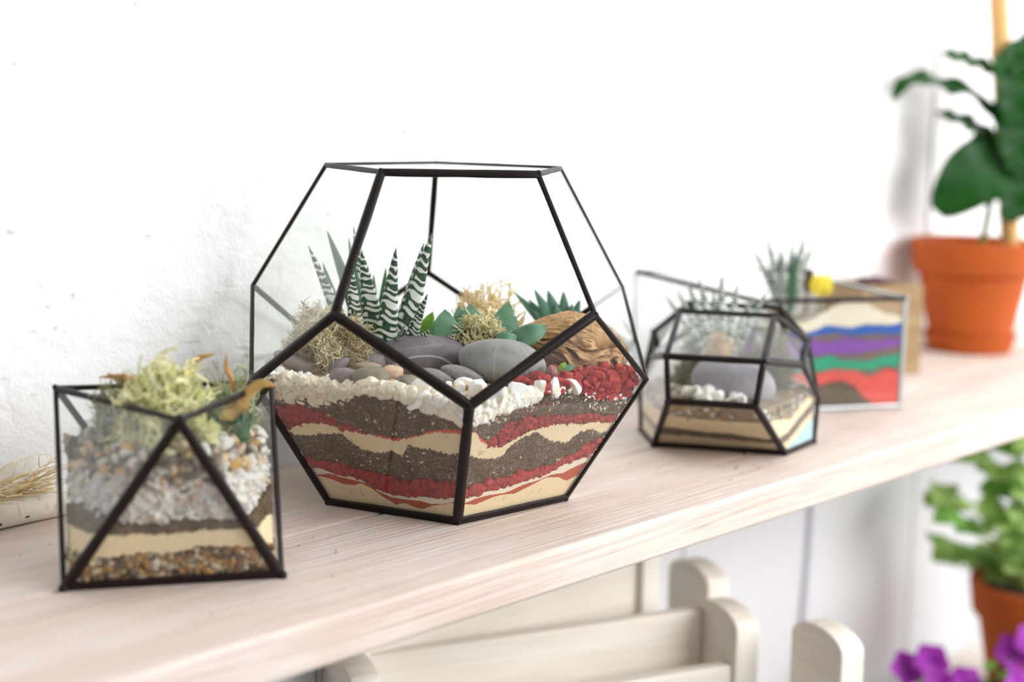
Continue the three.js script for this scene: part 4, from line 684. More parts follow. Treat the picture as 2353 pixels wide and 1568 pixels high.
{
  const hiAt = (base, list) => { const f = periodic(list); return (t) => f(t) + base; };
  const L1 = periodic([[-60, 6], [0, 7], [36, 6], [46, 3], [60, 9], [75, 15], [90, 21], [110, 16], [180, 7], [260, 7]]), L2 = periodic([[-60, 11], [-20, 11], [0, 10], [25, 9], [46, 9], [60, 14], [75, 20], [92, 27], [120, 20], [180, 11], [260, 11]]);
  const L3 = periodic([[-60, 17], [-25, 19], [-5, 16], [10, 16.5], [28, 13], [46, 16], [60, 22], [75, 28], [92, 34], [120, 26], [180, 16], [260, 16]]), L4 = periodic([[-60, 29], [-20, 31], [0, 29], [30, 30], [50, 25], [60, 30], [75, 36], [92, 40], [120, 34], [180, 30], [260, 30]]), L5 = () => 0.042;
  const lay = (name, label, cat, lo, hi, mat, opt) => { const m = mesh(name, layer(SI2, sC[0], sC[1], lo, hi, { nT: 300, inset: 0.0035, ...opt }), mat); m.position.copy(small.position); m.rotation.y = smallTurn; tag(m, label, cat, null, 'stuff'); };
  M.blueSand = std(0xffffff, 0.95, { map: grainTex([168, 206, 216], 16, 0.05, 41) });
  lay('sand_layer', 'beige sand at the bottom of the small faceted terrarium', 'sand', zero, (t) => Math.max(0.0018, L1(t) - 0.0), M.sand, { seed: 1 });
  lay('blue_sand_layer', 'pale blue sand wedge at the right foot of the small faceted terrarium', 'sand', () => 0.0022, (t) => Math.max(0.0024, L1(t) - 0.0005), M.blueSand, { seed: 2, from: 0.82, to: 2.3, nT: 120, inset: 0.0024 });
  lay('sand_layer', 'second beige sand band of the small faceted terrarium', 'sand', L1, L2, M.sand, { seed: 3 });
  lay('soil_layer', 'thin dark soil streak in the small faceted terrarium', 'soil', L2, L3, M.soil, { seed: 4, rag: 0.0018 });
  lay('sand_layer', 'upper beige sand band of the small faceted terrarium', 'sand', L3, L4, M.sand, { seed: 5 });
  lay('brown_grit_bed', 'mixed brown grit on top of the sand in the small faceted terrarium', 'gravel', L4, L5, std(0x8f7a5a, 0.9), { seed: 6, rag: 0.001, lump: 0.001, inset: 0.0045, rings: 12, cap: 0.043 });
  const g = scatter('mixed_gravel', 'mixed honey, grey and white gravel on top in the small faceted terrarium', 'gravel', smallStones[1], M.mixStone, 520, (R) => {
    const th = R() * 6.283, s = lerp(0.0012, 0.0034, R() ** 1.5), y = lerp(L4(th), 0.044, R()), r = (sReach(th, y) - 0.0025 - s * 1.1) * (y > 0.041 ? Math.sqrt(R()) : 1), cs = [[232, 180, 96], [150, 138, 122], [246, 242, 236], [214, 186, 146], [96, 88, 80], [250, 248, 244]];
    return r > 0 ? { p: V(Math.sin(th) * r + sC[0], y, Math.cos(th) * r + sC[1]), s: V(s, s * 0.8, s), c: tint(R, lin(...cs[Math.floor(R() * 6)]), 0.3) } : null;
  }, 301);
  g.position.copy(small.position); g.rotation.y = smallTurn;
  const w = (x, y, z) => V(x, y, z).applyAxisAngle(V(0, 1, 0), smallTurn).add(S(smallPos.x, 0, smallPos.z));
  const pb = mesh('river_pebble', pebbleGeo(31, 0.06), new THREE.MeshPhysicalMaterial({ color: 0xffffff, roughness: 0.65, map: pebbleTex([160, 154, 160], 91) }));
  pb.position.copy(w(0.01, 0.0555, 0.0)); pb.scale.set(0.033, 0.0185, 0.019); pb.rotation.set(0, smallTurn, -0.12, 'YXZ'); tag(pb, 'large lilac-grey pebble inside the small faceted terrarium', 'pebble');
  const R = rng(77);
  for (let i = 0; i < 22; i++) { const m = mesh('white_stone', stones[i % 6], M.whiteStone), s = 0.0045 + 0.0045 * R(); m.position.copy(w(-0.006 - 0.024 * R() + (i > 14 ? 0.026 : 0), 0.0455 + (i > 14 ? 0.001 : 0.008) * R(), 0.036 - 0.02 * R() - (i > 14 ? 0.002 : 0))); m.scale.set(s, s * 0.8, s); m.rotation.set(R() * 6, R() * 6, R() * 6); tag(m, 'white stone beside the lilac-grey pebble in the small faceted terrarium', 'stone', 'white stones in the small faceted terrarium'); }
  const lich = (name, label, c, rad, n, seed, opt) => lichen(name, label, 'lichen', w(...c), rad, n, seed, opt);
  lich('lichen_clump', 'tan lichen clump at the upper front pane of the small faceted terrarium', [-0.004, 0.062, -0.03], [0.018, 0.024, 0.014], 360, 31, { seg: 8, step: 0.0026, r0: 0.0006, r1: 0.0003, wild: 1, branch: 0.25, col: palette([232, 202, 150], [222, 188, 130], [240, 216, 172]) });
  lich('lichen_clump', 'olive lichen at the right side in the small faceted terrarium', [0.03, 0.05, -0.06], [0.024, 0.04, 0.02], 480, 32, { seg: 8, step: 0.003, r0: 0.0006, r1: 0.0003, wild: 1, branch: 0.25, col: palette([150, 142, 86], [122, 112, 64], [172, 166, 110]) });
  lich('lichen_clump', 'grey-green lichen at the left rear in the small faceted terrarium', [-0.026, 0.045, -0.066], [0.026, 0.042, 0.02], 420, 33, { seg: 8, step: 0.003, r0: 0.0006, r1: 0.0003, wild: 1, branch: 0.25, col: palette([186, 184, 152], [156, 156, 120], [206, 204, 172]) });
  const plant = thing('zebra_plant', 'striped spiky succulent standing out of the top of the small faceted terrarium', 'plant', w(-0.005, 0.046, -0.055)), o = plant.position.clone();
  for (const [x, y, z, ww] of [[0.268, 0.115, 0.01, 0.0042], [0.276, 0.127, 0.018, 0.005], [0.281, 0.13, 0.022, 0.0052], [0.288, 0.13, 0.031, 0.0056], [0.294, 0.127, 0.038, 0.005], [0.304, 0.121, 0.05, 0.0048], [0.286, 0.119, 0.028, 0.006], [0.3, 0.117, 0.044, 0.0052], [0.273, 0.119, 0.014, 0.0048], [0.3, 0.132, 0.024, 0.005]]) {
    const p = S(0.306 + (x - 0.288) * 1.55, y + 0.001, 0.013 + (z - 0.029) * 1.55).sub(o), m = p.clone().multiplyScalar(0.5); m.y += 0.004; hawLeaf(plant, V(0, 0, 0), m, p, ww, M.banded);
  }
}

// ---------------------------------------------------------------- glass box with coloured sand
const tankC = V(0.465, 0, -0.037);
const TV = [[0.41, 0, -0.012], [0.538, 0, 0.062], [0.519, 0, -0.061], [0.391, 0, -0.133], [0.41, 0.0997, -0.012], [0.538, 0.0997, 0.062], [0.519, 0.1175, -0.061], [0.391, 0.1175, -0.133]].map((p) => V(...p).sub(tankC));
const tank = thing('glass_box', 'open glass box with layers of coloured sand behind the small faceted terrarium', 'terrarium', S(tankC.x, 0.0016, tankC.z));
const TI = polyhedron(tank, TV, [[0, 1, 2, 3], [4, 5, 6, 7], [0, 1, 5, 4], [1, 2, 6, 5], [2, 3, 7, 6], [3, 0, 4, 7]], [1], 0.0028, 0.0009, 0.0022, (i, q) => (Math.min(i, q) === 4 || (Math.min(i, q) === 7) ? M.lead : M.leadGrey), (i, q) => ([2, 3, 6, 7].includes(i) && [2, 3, 6, 7].includes(q) ? 0.5 : 1));
{
  const nF0 = TV[1].clone().sub(TV[0]).cross(V(0, 1, 0)).normalize(), ax0 = TV[0].clone().add(TV[1]).multiplyScalar(0.5); if (nF0.dot(ax0) < 0) nF0.negate(); ax0.addScaledVector(nF0, -0.018);
  const th0 = Math.atan2(TV[0].x - ax0.x, TV[0].z - ax0.z) * 180 / Math.PI, th1 = Math.atan2(TV[1].x - ax0.x, TV[1].z - ax0.z) * 180 / Math.PI;   // the two ends of the front pane
  const aF = th0 > th1 ? th0 - 360 : th0, along = (list) => { const pts = list.map(([s, y]) => { const p = TV[0].clone().lerp(TV[1], s); let a = Math.atan2(p.x - ax0.x, p.z - ax0.z) * 180 / Math.PI; if (a > th1 + 0.01) a -= 360; return [a, y]; }); const e = list[0][1], l = list[list.length - 1][1]; return periodic([...pts, [th1 + 40, l], [th1 + 100, (e + l) / 2], [aF + 360 - 40, e]]); };
  const B = [along([[0, 22], [0.35, 20], [0.5, 24], [0.62, 25], [0.7, 19], [0.79, 7], [0.83, 1.8], [1, 1.6]]), along([[0, 34], [0.4, 33], [0.55, 36], [0.7, 34], [0.8, 28], [0.85, 31], [0.93, 36], [1, 31]]), along([[0, 35], [0.4, 34], [0.55, 37], [0.72, 35], [0.8, 33], [0.86, 37], [0.93, 37], [1, 36]]), along([[0, 45], [0.4, 47], [0.5, 49], [0.62, 44], [0.8, 43], [0.9, 47], [1, 49]]), along([[0, 49], [0.4, 49], [0.55, 50], [0.7, 49], [0.85, 53], [1, 56]]), along([[0, 62], [0.35, 63], [0.5, 61], [0.65, 65], [0.78, 61], [0.9, 63], [1, 63]]), along([[0, 66], [0.35, 67], [0.55, 69], [0.7, 66], [0.85, 67], [1, 67]]), along([[0, 71], [0.3, 70], [0.45, 76], [0.55, 75], [0.65, 73], [0.75, 76], [0.9, 75], [1, 77]]), along([[0, 74], [0.25, 77], [0.4, 86], [0.55, 95], [0.65, 97], [0.75, 95], [0.88, 87], [1, 82]])];
  const nF = TV[1].clone().sub(TV[0]).cross(V(0, 1, 0)).normalize(), mF = TV[0].clone().add(TV[1]).multiplyScalar(0.5); if (nF.dot(mF) < 0) nF.negate();
  const nS = nF.clone().negate().multiplyScalar(0.86).add(V(0, 0.5, 0)).normalize(), TB = [...TI, { n: nS, d: mF.clone().addScaledVector(nF, -0.075).dot(nS) }];   // the fill slopes down towards the back
  const tAx = mF.clone().addScaledVector(nF, -0.018);
  const lay = (name, label, cat, lo, hi, mat, opt) => { const m = mesh(name, layer(TB, tAx.x, tAx.z, lo, (t) => Math.max(hi(t), lo(t) + 0.0002), { nT: 420, inset: 0.003, rag: 0.0022, ...opt }), mat); m.position.copy(tank.position); tag(m, label, cat, null, 'stuff'); };
  const sandM = (c, k) => std(0xffffff, 0.95, { map: grainTex(c, 20, 0.05, k) });
  const coral = sandM([214, 78, 66], 51), green = sandM([14, 150, 112], 52), purple = sandM([126, 66, 160], 53), blue = sandM([10, 86, 172], 54), mud = sandM([116, 92, 84], 55);
  const names9 = [['soil_layer', 'dark soil mound at the bottom of the coloured-sand box', 'soil', M.soil], ['coral_sand_layer', 'coral-red sand at the bottom right of the glass box', 'sand', coral], ['soil_layer', 'thin brown line above the coral sand in the glass box', 'soil', mud], ['green_sand_layer', 'emerald green sand band in the glass box', 'sand', green], ['soil_layer', 'brown band above the green sand in the glass box', 'soil', mud], ['purple_sand_layer', 'purple sand band in the glass box', 'sand', purple], ['soil_layer', 'greyish mauve band below the blue sand in the glass box', 'soil', mud], ['blue_sand_layer', 'bright blue sand band in the glass box', 'sand', blue], ['cream_sand_layer', 'cream sand dune on top in the glass box', 'sand', M.paleSand]];
  names9.forEach(([n, l, c, m], k) => lay(n, l, c, k ? B[k - 1] : zero, B[k], m, { seed: k + 1, cap: k === 8 ? 0.079 : null }));
  lichen('lichen_clump', 'olive lichen behind the cream dune in the glass box', 'lichen', S(0.452, 0.066, -0.02), [0.03, 0.022, 0.024], 320, 41, { seg: 8, step: 0.0034, r0: 0.0008, r1: 0.0004, wild: 1, branch: 0.25, col: palette([152, 150, 106], [124, 128, 84], [186, 176, 136], [112, 120, 76]) });
  const plant = thing('zebra_plant', 'tall striped spiky succulent rising above the rim of the glass box', 'plant', S(0.496, 0.079, -0.036)), o = plant.position.clone();
  for (const [x, y, z, ww, m] of [[0.476, 0.134, -0.066, 0.005], [0.484, 0.143, -0.055, 0.0062], [0.491, 0.134, -0.044, 0.0058, M.plainLeaf], [0.5, 0.14, -0.036, 0.0056], [0.508, 0.146, -0.028, 0.0062], [0.514, 0.139, -0.022, 0.005], [0.49, 0.122, -0.04, 0.006], [0.503, 0.124, -0.028, 0.006], [0.484, 0.12, -0.05, 0.0055], [0.498, 0.128, -0.03, 0.006, M.plainLeaf]]) { const p = S(x, y, z).sub(o), q = p.clone().multiplyScalar(0.5); p.y += 0.009; q.y += 0.006; hawLeaf(plant, V(0, 0, 0), q, p, ww, m ?? M.banded); }
  M.yellow = new THREE.MeshPhysicalMaterial({ color: 0xfff25e, roughness: 0.75, transmission: 0.4, thickness: 0 });
  M.twig = std(0x5a4238, 0.85);
  const fl = thing('yellow_flower', 'small bright yellow flower beside the succulent in the glass box', 'flower', S(0.515, 0.08, -0.014));
  const stem = new Tubes(); stem.add([V(0, 0, 0), V(-0.001, 0.012, 0), V(-0.001, 0.024, 0.001)], 0.0012, 0.0008, 6); mesh('stem', stem.build(), std(0x6e8a3a, 0.8), fl);
  for (let k = 0; k < 6; k++) { const a = k * 1.047 + 0.3, d = V(Math.cos(a), 0.9, Math.sin(a)); broadLeaf(fl, V(-0.001, 0.02, 0.001), V(-0.001, 0.02, 0.001).addScaledVector(d, 0.006), V(-0.001, 0.021, 0.001).addScaledVector(d, 0.008).add(V(0, 0.01, 0)), 0.005, M.yellow, V(-0.6, 0.5, 0.6), 0.08, 0.2).name = 'petal'; }
  const tw = new Tubes(); tw.add([V(0, 0, 0), V(0.0005, 0.012, 0), V(0.001, 0.024, 0)], 0.0012, 0.0012, 8); tw.add([V(0.001, 0.022, 0), V(0.001, 0.03, 0.001), V(0, 0.042, 0.002)], 0.003, 0.0048, 10);
  const twm = mesh('seed_pod', tw.build(), M.twig); twm.position.copy(S(0.511, 0.079, -0.026)); tag(twm, 'small brown seed pod standing beside the yellow flower', 'seed pod');
}

// ---------------------------------------------------------------- square planter behind the glass box
{
  const pl = thing('square_planter', 'square tan wooden planter half hidden behind the coloured-sand box', 'planter', S(0.717, 0, -0.07), -0.5236), w = 0.075;
  const woodTan = tex(512, 256, (x, y) => { const u = x / 512, v = y / 256, g = tn(u * 4, v * 40, 4, 40, 3), k = tn(u * 30, v * 120, 30, 120, 4); return mixc([140, 112, 78], [178, 150, 112], clamp(0.7 * g + 0.4 * k, 0, 1)); }, 0.1, 0.1);
  M.tanWood = std(0xffffff, 0.8, { map: woodTan });
  const t = 0.007, H = 0.092;
  for (const [x, z, a, b] of [[0, w / 2 - t / 2, w, t], [0, -w / 2 + t / 2, w, t], [w / 2 - t / 2, 0, t, w - 2 * t], [-w / 2 + t / 2, 0, t, w - 2 * t]]) { const g = rbox(a, H, b, 0.0012); g.translate(x, H / 2, z); mesh('side_board', g, M.tanWood, pl); }
  const s = rbox(w - 2 * t, 0.006, w - 2 * t, 0.001); s.translate(0, H - 0.012, 0); mesh('soil', s, M.soil, pl);
  const b = rbox(w - 2 * t, 0.005, w - 2 * t, 0.001); b.translate(0, 0.0035, 0); mesh('bottom_board', b, M.tanWood, pl);
  const pp = thing('plum_succulent', 'low plum-coloured succulent growing in the tan planter', 'plant', S(0.717, H - 0.009, -0.07));
  M.plum = new THREE.MeshPhysicalMaterial({ color: 0x6a4650, roughness: 0.6 });
  const R = rng(9); for (let k = 0; k < 14; k++) { const a = k * 2.4, q = 0.008 + 0.015 * (k / 14), d = V(Math.cos(a), 0, Math.sin(a)); broadLeaf(pp, V(0, 0, 0), V(d.x * q * 0.6, 0.008 + 0.004 * R(), d.z * q * 0.6), V(d.x * q * 1.2, 0.013 - 0.004 * (k / 14), d.z * q * 1.2), 0.006, M.plum, V(0, 1, 0.2), 0.25); }
}

// ---------------------------------------------------------------- terracotta pot with a leafy plant, in the corner of the picture
M.terra = std(0xffffff, 0.8, { map: tex(512, 512, (x, y) => { const u = x / 512, v = y / 512, k = tn(u * 10, v * 14, 10, 14, 3), g = tn(u * 90, v * 90, 90, 90, 4); return mixc([172, 74, 10], [192, 92, 20], clamp(0.6 * k + 0.4 * g, 0, 1)); }, 1, 1) });
M.potSoil = std(0x3a2a1e, 0.95);
function pot(name, label, pos, s, saucer) {
  const p = thing(name, label, 'plant pot', pos);
  const y0 = saucer ? 0.008 : 0;
  mesh('pot_body', lathe([[0.0001, y0], [0.043, y0], [0.045, y0 + 0.002], [0.0612, 0.092], [0.0613, 0.0925], [0.0548, 0.0925], [0.041, y0 + 0.008], [0.0001, y0 + 0.007]].map(([x, y]) => [x * s, y * s])), M.terra, p);
  mesh('pot_rim', lathe([[0.0585, 0.09], [0.0655, 0.0895], [0.067, 0.0915], [0.0712, 0.1225], [0.0708, 0.125], [0.0685, 0.1262], [0.0655, 0.125], [0.0635, 0.118], [0.059, 0.095], [0.0585, 0.09]].map(([x, y]) => [x * s, y * s])), M.terra, p);
  mesh('soil', lathe([[0.0001, 0.112], [0.03, 0.114], [0.0628, 0.1115], [0.062, 0.108], [0.0001, 0.106]].map(([x, y]) => [x * s, y * s]), 40), M.potSoil, p);
  if (saucer) mesh('saucer', lathe([[0.0001, 0], [0.044, 0], [0.046, 0.001], [0.0522, 0.019], [0.0518, 0.0205], [0.05, 0.0205], [0.0445, 0.007], [0.0001, 0.0065]].map(([x, y]) => [x * s, y * s])), M.terra, p);
  return p;
}
const potP = V(0.934, 0, -0.0625);
pot('terracotta_pot', 'terracotta pot on its saucer at the right end of the shelf', S(potP.x, 0.0002, potP.z), 1, true);
M.darkLeaf = new THREE.MeshPhysicalMaterial({ color: 0xffffff, roughness: 0.45, specularIntensity: 0.45, map: tex(128, 512, (x, y) => { const u = x / 128, v = y / 512, rib = Math.abs(((v * 14 + Math.abs(((u * 2) % 1) - 0.5) * 3) % 1) - 0.5); return mixc([6, 58, 4], [34, 104, 16], clamp(0.35 * tn(u * 6, v * 12, 6, 12, 3) + (rib < 0.06 ? 0.6 : 0.1), 0, 1)); }, 1, 1), transmission: 0.12, thickness: 0 });
{
  const b = V(0.938, 0.112, -0.058), plant = thing('leafy_plant', 'leafy green plant with long wavy leaves in the terracotta pot on the shelf', 'plant', S(b.x, b.y, b.z));
  const q = (x, y, z) => V(x, y, z).sub(b), st = new Tubes();
  st.add([q(0.938, 0.108, -0.058), q(0.942, 0.16, -0.052), q(0.944, 0.22, -0.045), q(0.945, 0.27, -0.038), q(0.95, 0.33, -0.036)], 0.0042, 0.0026, 9);
  mesh('stem', st.build(), std(0x6d7a35, 0.75), plant);
  for (const [x, y, z] of [[0.9435, 0.212, -0.044], [0.9455, 0.268, -0.036]]) { const k = mesh('bud', new THREE.SphereGeometry(0.0062, 14, 10), std(0xa9823a, 0.8), plant); k.position.copy(q(x, y, z)); k.scale.set(1, 0.9, 1); }
  const leaf = (pts, w, hint, o = {}) => mesh('leaf', leafGeo(pts.map((p) => q(...p)), (t) => w * (1 - (o.taper ?? 0) * t) * Math.pow(Math.sin(Math.PI * clamp(0.04 + 0.94 * t, 0, 1) ** 1.05), 0.55) + 0.0012, () => 0.0006, V(...hint), { nL: 40, nR: 16, wave: 0.16, waveN: 4, cup: 0.16, ...o }), M.darkLeaf, plant);
  const up = [0.1, 1, 0.1], cam = [-0.7, 0.2, 0.68];
  leaf([[0.944, 0.255, -0.043], [0.915, 0.288, -0.066], [0.892, 0.297, -0.09], [0.866, 0.304, -0.104], [0.845, 0.297, -0.116], [0.834, 0.281, -0.121]], 0.0185, [-0.45, 1, 0.5], { wave: 0.22, taper: 0.6 });
  leaf([[0.948, 0.3, -0.04], [0.925, 0.318, -0.06], [0.902, 0.326, -0.075], [0.882, 0.331, -0.09]], 0.0165, [-0.42, 1, 0.45]);
  leaf([[0.944, 0.218, -0.046], [0.93, 0.243, -0.056], [0.908, 0.258, -0.075], [0.884, 0.266, -0.093]], 0.0165, [-0.42, 1, 0.45]);
  leaf([[0.943, 0.208, -0.045], [0.925, 0.212, -0.04], [0.896, 0.196, -0.055], [0.872, 0.158, -0.08]], 0.036, [-0.62, 0.3, 0.7], { wave: 0.05, cup: 0.1 });
  leaf([[0.947, 0.295, -0.038], [0.935, 0.322, -0.035], [0.927, 0.29, -0.025], [0.925, 0.252, -0.024]], 0.02, cam);
  leaf([[0.946, 0.3, -0.036], [0.945, 0.33, -0.026], [0.948, 0.31, -0.016], [0.95, 0.272, -0.01]], 0.023, cam);
  leaf([[0.944, 0.255, -0.044], [0.936, 0.272, -0.032], [0.932, 0.24, -0.022], [0.93, 0.205, -0.02]], 0.022, cam);
  leaf([[0.944, 0.235, -0.044], [0.947, 0.252, -0.026], [0.948, 0.222, -0.014], [0.946, 0.182, -0.01]], 0.021, cam);
  leaf([[0.945, 0.265, -0.044], [0.94, 0.27, -0.03], [0.938, 0.235, -0.02], [0.94, 0.2, -0.018]], 0.018, cam);
  leaf([[0.944, 0.215, -0.046], [0.95, 0.222, -0.03], [0.946, 0.19, -0.02], [0.94, 0.152, -0.016]], 0.024, cam);
  leaf([[0.943, 0.195, -0.048], [0.938, 0.208, -0.032], [0.932, 0.182, -0.022], [0.928, 0.148, -0.02]], 0.02, cam);
  leaf([[0.946, 0.27, -0.038], [0.972, 0.288, -0.04], [0.996, 0.28, -0.04], [1.012, 0.256, -0.04]], 0.024, [-0.3, 1, 0.4]);
  leaf([[0.947, 0.31, -0.038], [0.97, 0.34, -0.03], [0.992, 0.345, -0.02], [1.01, 0.33, -0.01]], 0.02, [-0.3, 1, 0.4]);
  leaf([[0.943, 0.23, -0.046], [0.968, 0.24, -0.06], [0.985, 0.232, -0.08], [0.99, 0.212, -0.095]], 0.02, [0.3, 1, 0.3]);
  // bamboo stakes
  M.bamboo = std(0xffffff, 0.5, { map: tex(64, 256, (x, y) => { const u = x / 64, v = y / 256, k = tn(u * 16, v * 3, 16, 3, 3); return mixc([214, 158, 90], [236, 190, 124], k); }, 1, 1) });
  const stake = (label, a, c, r, name) => {
    const A = S(...a), C = S(...c), L = A.distanceTo(C), pr = []; for (let i = 0; i <= 40; i++) { const t = i / 40, node = Math.exp(-((((t * L / 0.09) % 1 - 0.5) / 0.06) ** 2)); pr.push([r * (1 + 0.12 * node), t * L]); }
    const m = mesh(name, lathe([[0.0001, 0], ...pr, [0.0001, L]], 20), M.bamboo); m.position.copy(A); m.quaternion.setFromUnitVectors(V(0, 1, 0), C.clone().sub(A).normalize()); tag(m, label, 'stake'); return m;
  };
  stake('thick bamboo stake leaning in the terracotta pot on the shelf', [0.966, 0.113, -0.034], [0.936, 0.47, -0.062], 0.0108, 'bamboo_stake');
}

// ---------------------------------------------------------------- birch log and straw at the far left
{
  const birch = tex(512, 128, (x, y) => { const u = x / 512, v = y / 128, k = tn(u * 12, v * 6, 12, 6, 3), f = tn(u * 60, v * 10, 60, 10, 5); let c = mixc([222, 208, 186], [244, 238, 228], clamp(0.3 + 0.7 * k, 0, 1)); if (f > 0.82) c = mixc(c, [188, 160, 124], (f - 0.82) * 3); return c; }, 0.16, 0.06);
  const g = new THREE.CylinderGeometry(0.0092, 0.0098, 0.24, 40, 30), p = g.attributes.position; for (let i = 0; i < p.count; i++) { const k = 1 + 0.05 * N3(p.getY(i) * 40, p.getX(i) * 90, p.getZ(i) * 90); p.setXYZ(i, p.getX(i) * k, p.getY(i), p.getZ(i) * k); } g.rotateZ(Math.PI / 2); g.computeVertexNormals();
  const uv = g.attributes.uv; for (let i = 0; i < uv.count; i++) uv.setXY(i, uv.getY(i) * 0.24, uv.getX(i) * 0.06);
  const log = thing('birch_log', 'pale birch log with dark scars lying against the wall at the left edge', 'log', S(-0.315, 0.0098, -0.1255)); log.rotation.y = 0.06;
  mesh('bark', g, std(0xffffff, 0.7, { map: birch }), log);
  for (const [x, a, w, h] of [[0.0645, -0.35, 0.0026, 0.0009], [0.043, -0.55, 0.0062, 0.0019], [-0.02, 0.3, 0.004, 0.001]]) { const s = mesh('bark_scar', new THREE.SphereGeometry(1, 20, 12), std(0x1d1712, 0.9), log); s.position.set(x, Math.sin(a) * 0.0093, Math.cos(a) * 0.0093); s.scale.set(w, h, 0.0006); s.rotation.x = -a; }
  const st = mesh('straw_bundle', twigs(88, (R) => Array.from({ length: 230 }, () => [V(-0.09 + 0.16 * R(), -0.002 + 0.013 * R() * R(), (R() - 0.5) * 0.014), V(0.9 * (R() < 0.7 ? 1 : -1), (R() - 0.35) * 0.5, (R() - 0.5) * 0.4).normalize()]), { seg: 14, step: 0.0042, r0: 0.00042, r1: 0.00026, sides: 5, wild: 0.34, branch: 0.03, depth: 1, rise: -0.08, inside: (q) => q.y > -0.004 && q.y < 0.026 && q.z > -0.012 && q.z < 0.02 && q.x < 0.085, col: palette([232, 208, 150], [214, 184, 118], [244, 228, 186], [198, 164, 98]) }), vcol(0.45));
  st.position.copy(S(-0.31, 0.0225, -0.124)); tag(st, 'bundle of shiny golden straw lying on the birch log', 'straw', null, 'stuff');
}
scatter('soil_crumbs', 'dark soil crumbs and sand grains spilled on the shelf', 'crumbs', smallStones[0], std(0xffffff, 0.95), 150, (R, i) => {
  const near = i < 24, x = near ? lerp(0.2, 0.3, R()) : lerp(-0.3, 0.5, R()), z = near ? lerp(0.085, 0.115, R()) - (x - 0.2) * 0.2 : lerp(-0.1, 0.13, R()), s = near && R() < 0.25 ? 0.0013 : lerp(0.00025, 0.0006, R());
  if (Math.hypot(x, z) < 0.14 || Math.hypot(x - OC.x, z - OC.z) < 0.08) return null;
  return { p: S(x, s * 0.6, z), s: V(s, s, s), c: R() < 0.7 ? [0.06, 0.04, 0.03] : [0.4, 0.22, 0.12] };
}, 401);

// ---------------------------------------------------------------- white folding chairs under the shelf
M.chair = std(0xffffff, 0.55, { map: tex(512, 256, (x, y) => { const u = x / 512, v = y / 256, k = tn(u * 5, v * 30, 5, 30, 3), f = tn(u * 9, v * 9, 9, 9, 5); return mixc([236, 227, 211], [248, 242, 232], clamp(0.6 * k + 0.4 * f, 0, 1)); }, 0.3, 0.1) });
function chair(name, label, right, turn, width, slats, slatW = 0.045, pd = 0.064, pw = 0.023) {   // right: top of its right-hand back post; turn: direction of the slats
  const H = right.y, ch = thing(name, label, 'chair', V(right.x, 0, right.z), turn);
  const post = (x) => { const s = new THREE.Shape(), r = pd / 2; s.moveTo(-r, 0); s.lineTo(r, 0); s.lineTo(r, H - r * 0.42); s.bezierCurveTo(r, H - r * 0.2, r * 0.55, H, 0, H); s.bezierCurveTo(-r * 0.55, H, -r, H - r * 0.2, -r, H - r * 0.42); s.closePath(); const g = new THREE.ExtrudeGeometry(s, { depth: pw - 0.004, bevelEnabled: true, bevelSize: 0.002, bevelThickness: 0.002, bevelSegments: 2, curveSegments: 14 }); g.rotateY(Math.PI / 2); g.translate(x - pw / 2 + 0.002, 0, 0); return toCreasedNormals(g, 0.5); };
  mesh('back_post', post(0), M.chair, ch); if (width > 0.1) mesh('back_post', post(-width), M.chair, ch);
  for (const [t, z] of slats) { const g = rbox(width - pw, slatW, 0.014, 0.003, 3); g.translate(-width / 2, H - t - slatW / 2, z); mesh('back_slat', g, M.chair, ch); }
  for (let k = 0; k < 4; k++) { const g = rbox(width - pw - 0.002, 0.012, 0.05, 0.003); g.translate(-width / 2, 0.38, 0.05 - k * 0.0001); g.rotateX(0); g.translate(0, -k * 0.056, -0.006 + (k % 2) * 0.001); const m = mesh('seat_slat', g, M.chair, ch); m.rotation.x = 0; }
  const st = rbox(width, 0.02, 0.016, 0.003); st.translate(-width / 2, 0.14, -0.023); mesh('stretcher', st, M.chair, ch);
  return ch;
}
chair('folding_chair', 'white folding chair with its wide back slats in the middle under the shelf', S(0.318, -0.144, 0.026), -0.392, 0.335, [[0.008, -0.023], [0.042, 0.023], [0.12, -0.005]], 0.056);
chair('folding_chair', 'white folding chair closest to the wall, its back slat seen just below the shelf edge', S(0.322, -0.09, -0.066), -0.19, 0.3, [[0.006, 0], [0.1, 0]], 0.075, 0.024, 0.02);
chair('folding_chair', 'white folding chair whose round-topped post stands behind the others', S(0.405, -0.144, -0.062), -0.392, 0.05, [[0.12, 0], [0.2, 0]]);
chair('folding_chair', 'white folding chair in front, only its round-topped post showing on the right', S(0.338, -0.148, 0.112), -0.392 + Math.PI, 0.3, [[0.14, 0], [0.22, 0]]);
// cord on the wall
{
  const t = new Tubes(); t.add([S(0.722, -0.027, -0.1318), S(0.7215, -0.12, -0.1318), S(0.718, -0.22, -0.1318), S(0.711, -0.3, -0.1318), S(0.708, -0.338, -0.1318)], 0.0032, 0.0032, 10);
  const o = thing('hanging_cord', 'greyish violet cord hanging on the white wall under the shelf', 'cord'); mesh('cord', t.build(), std(0xccc9d8, 0.8), o);
  const k = mesh('knob', new THREE.SphereGeometry(0.008, 20, 14), std(0xa9b4b8, 0.6), o); k.position.copy(S(0.708, -0.342, -0.127));
}

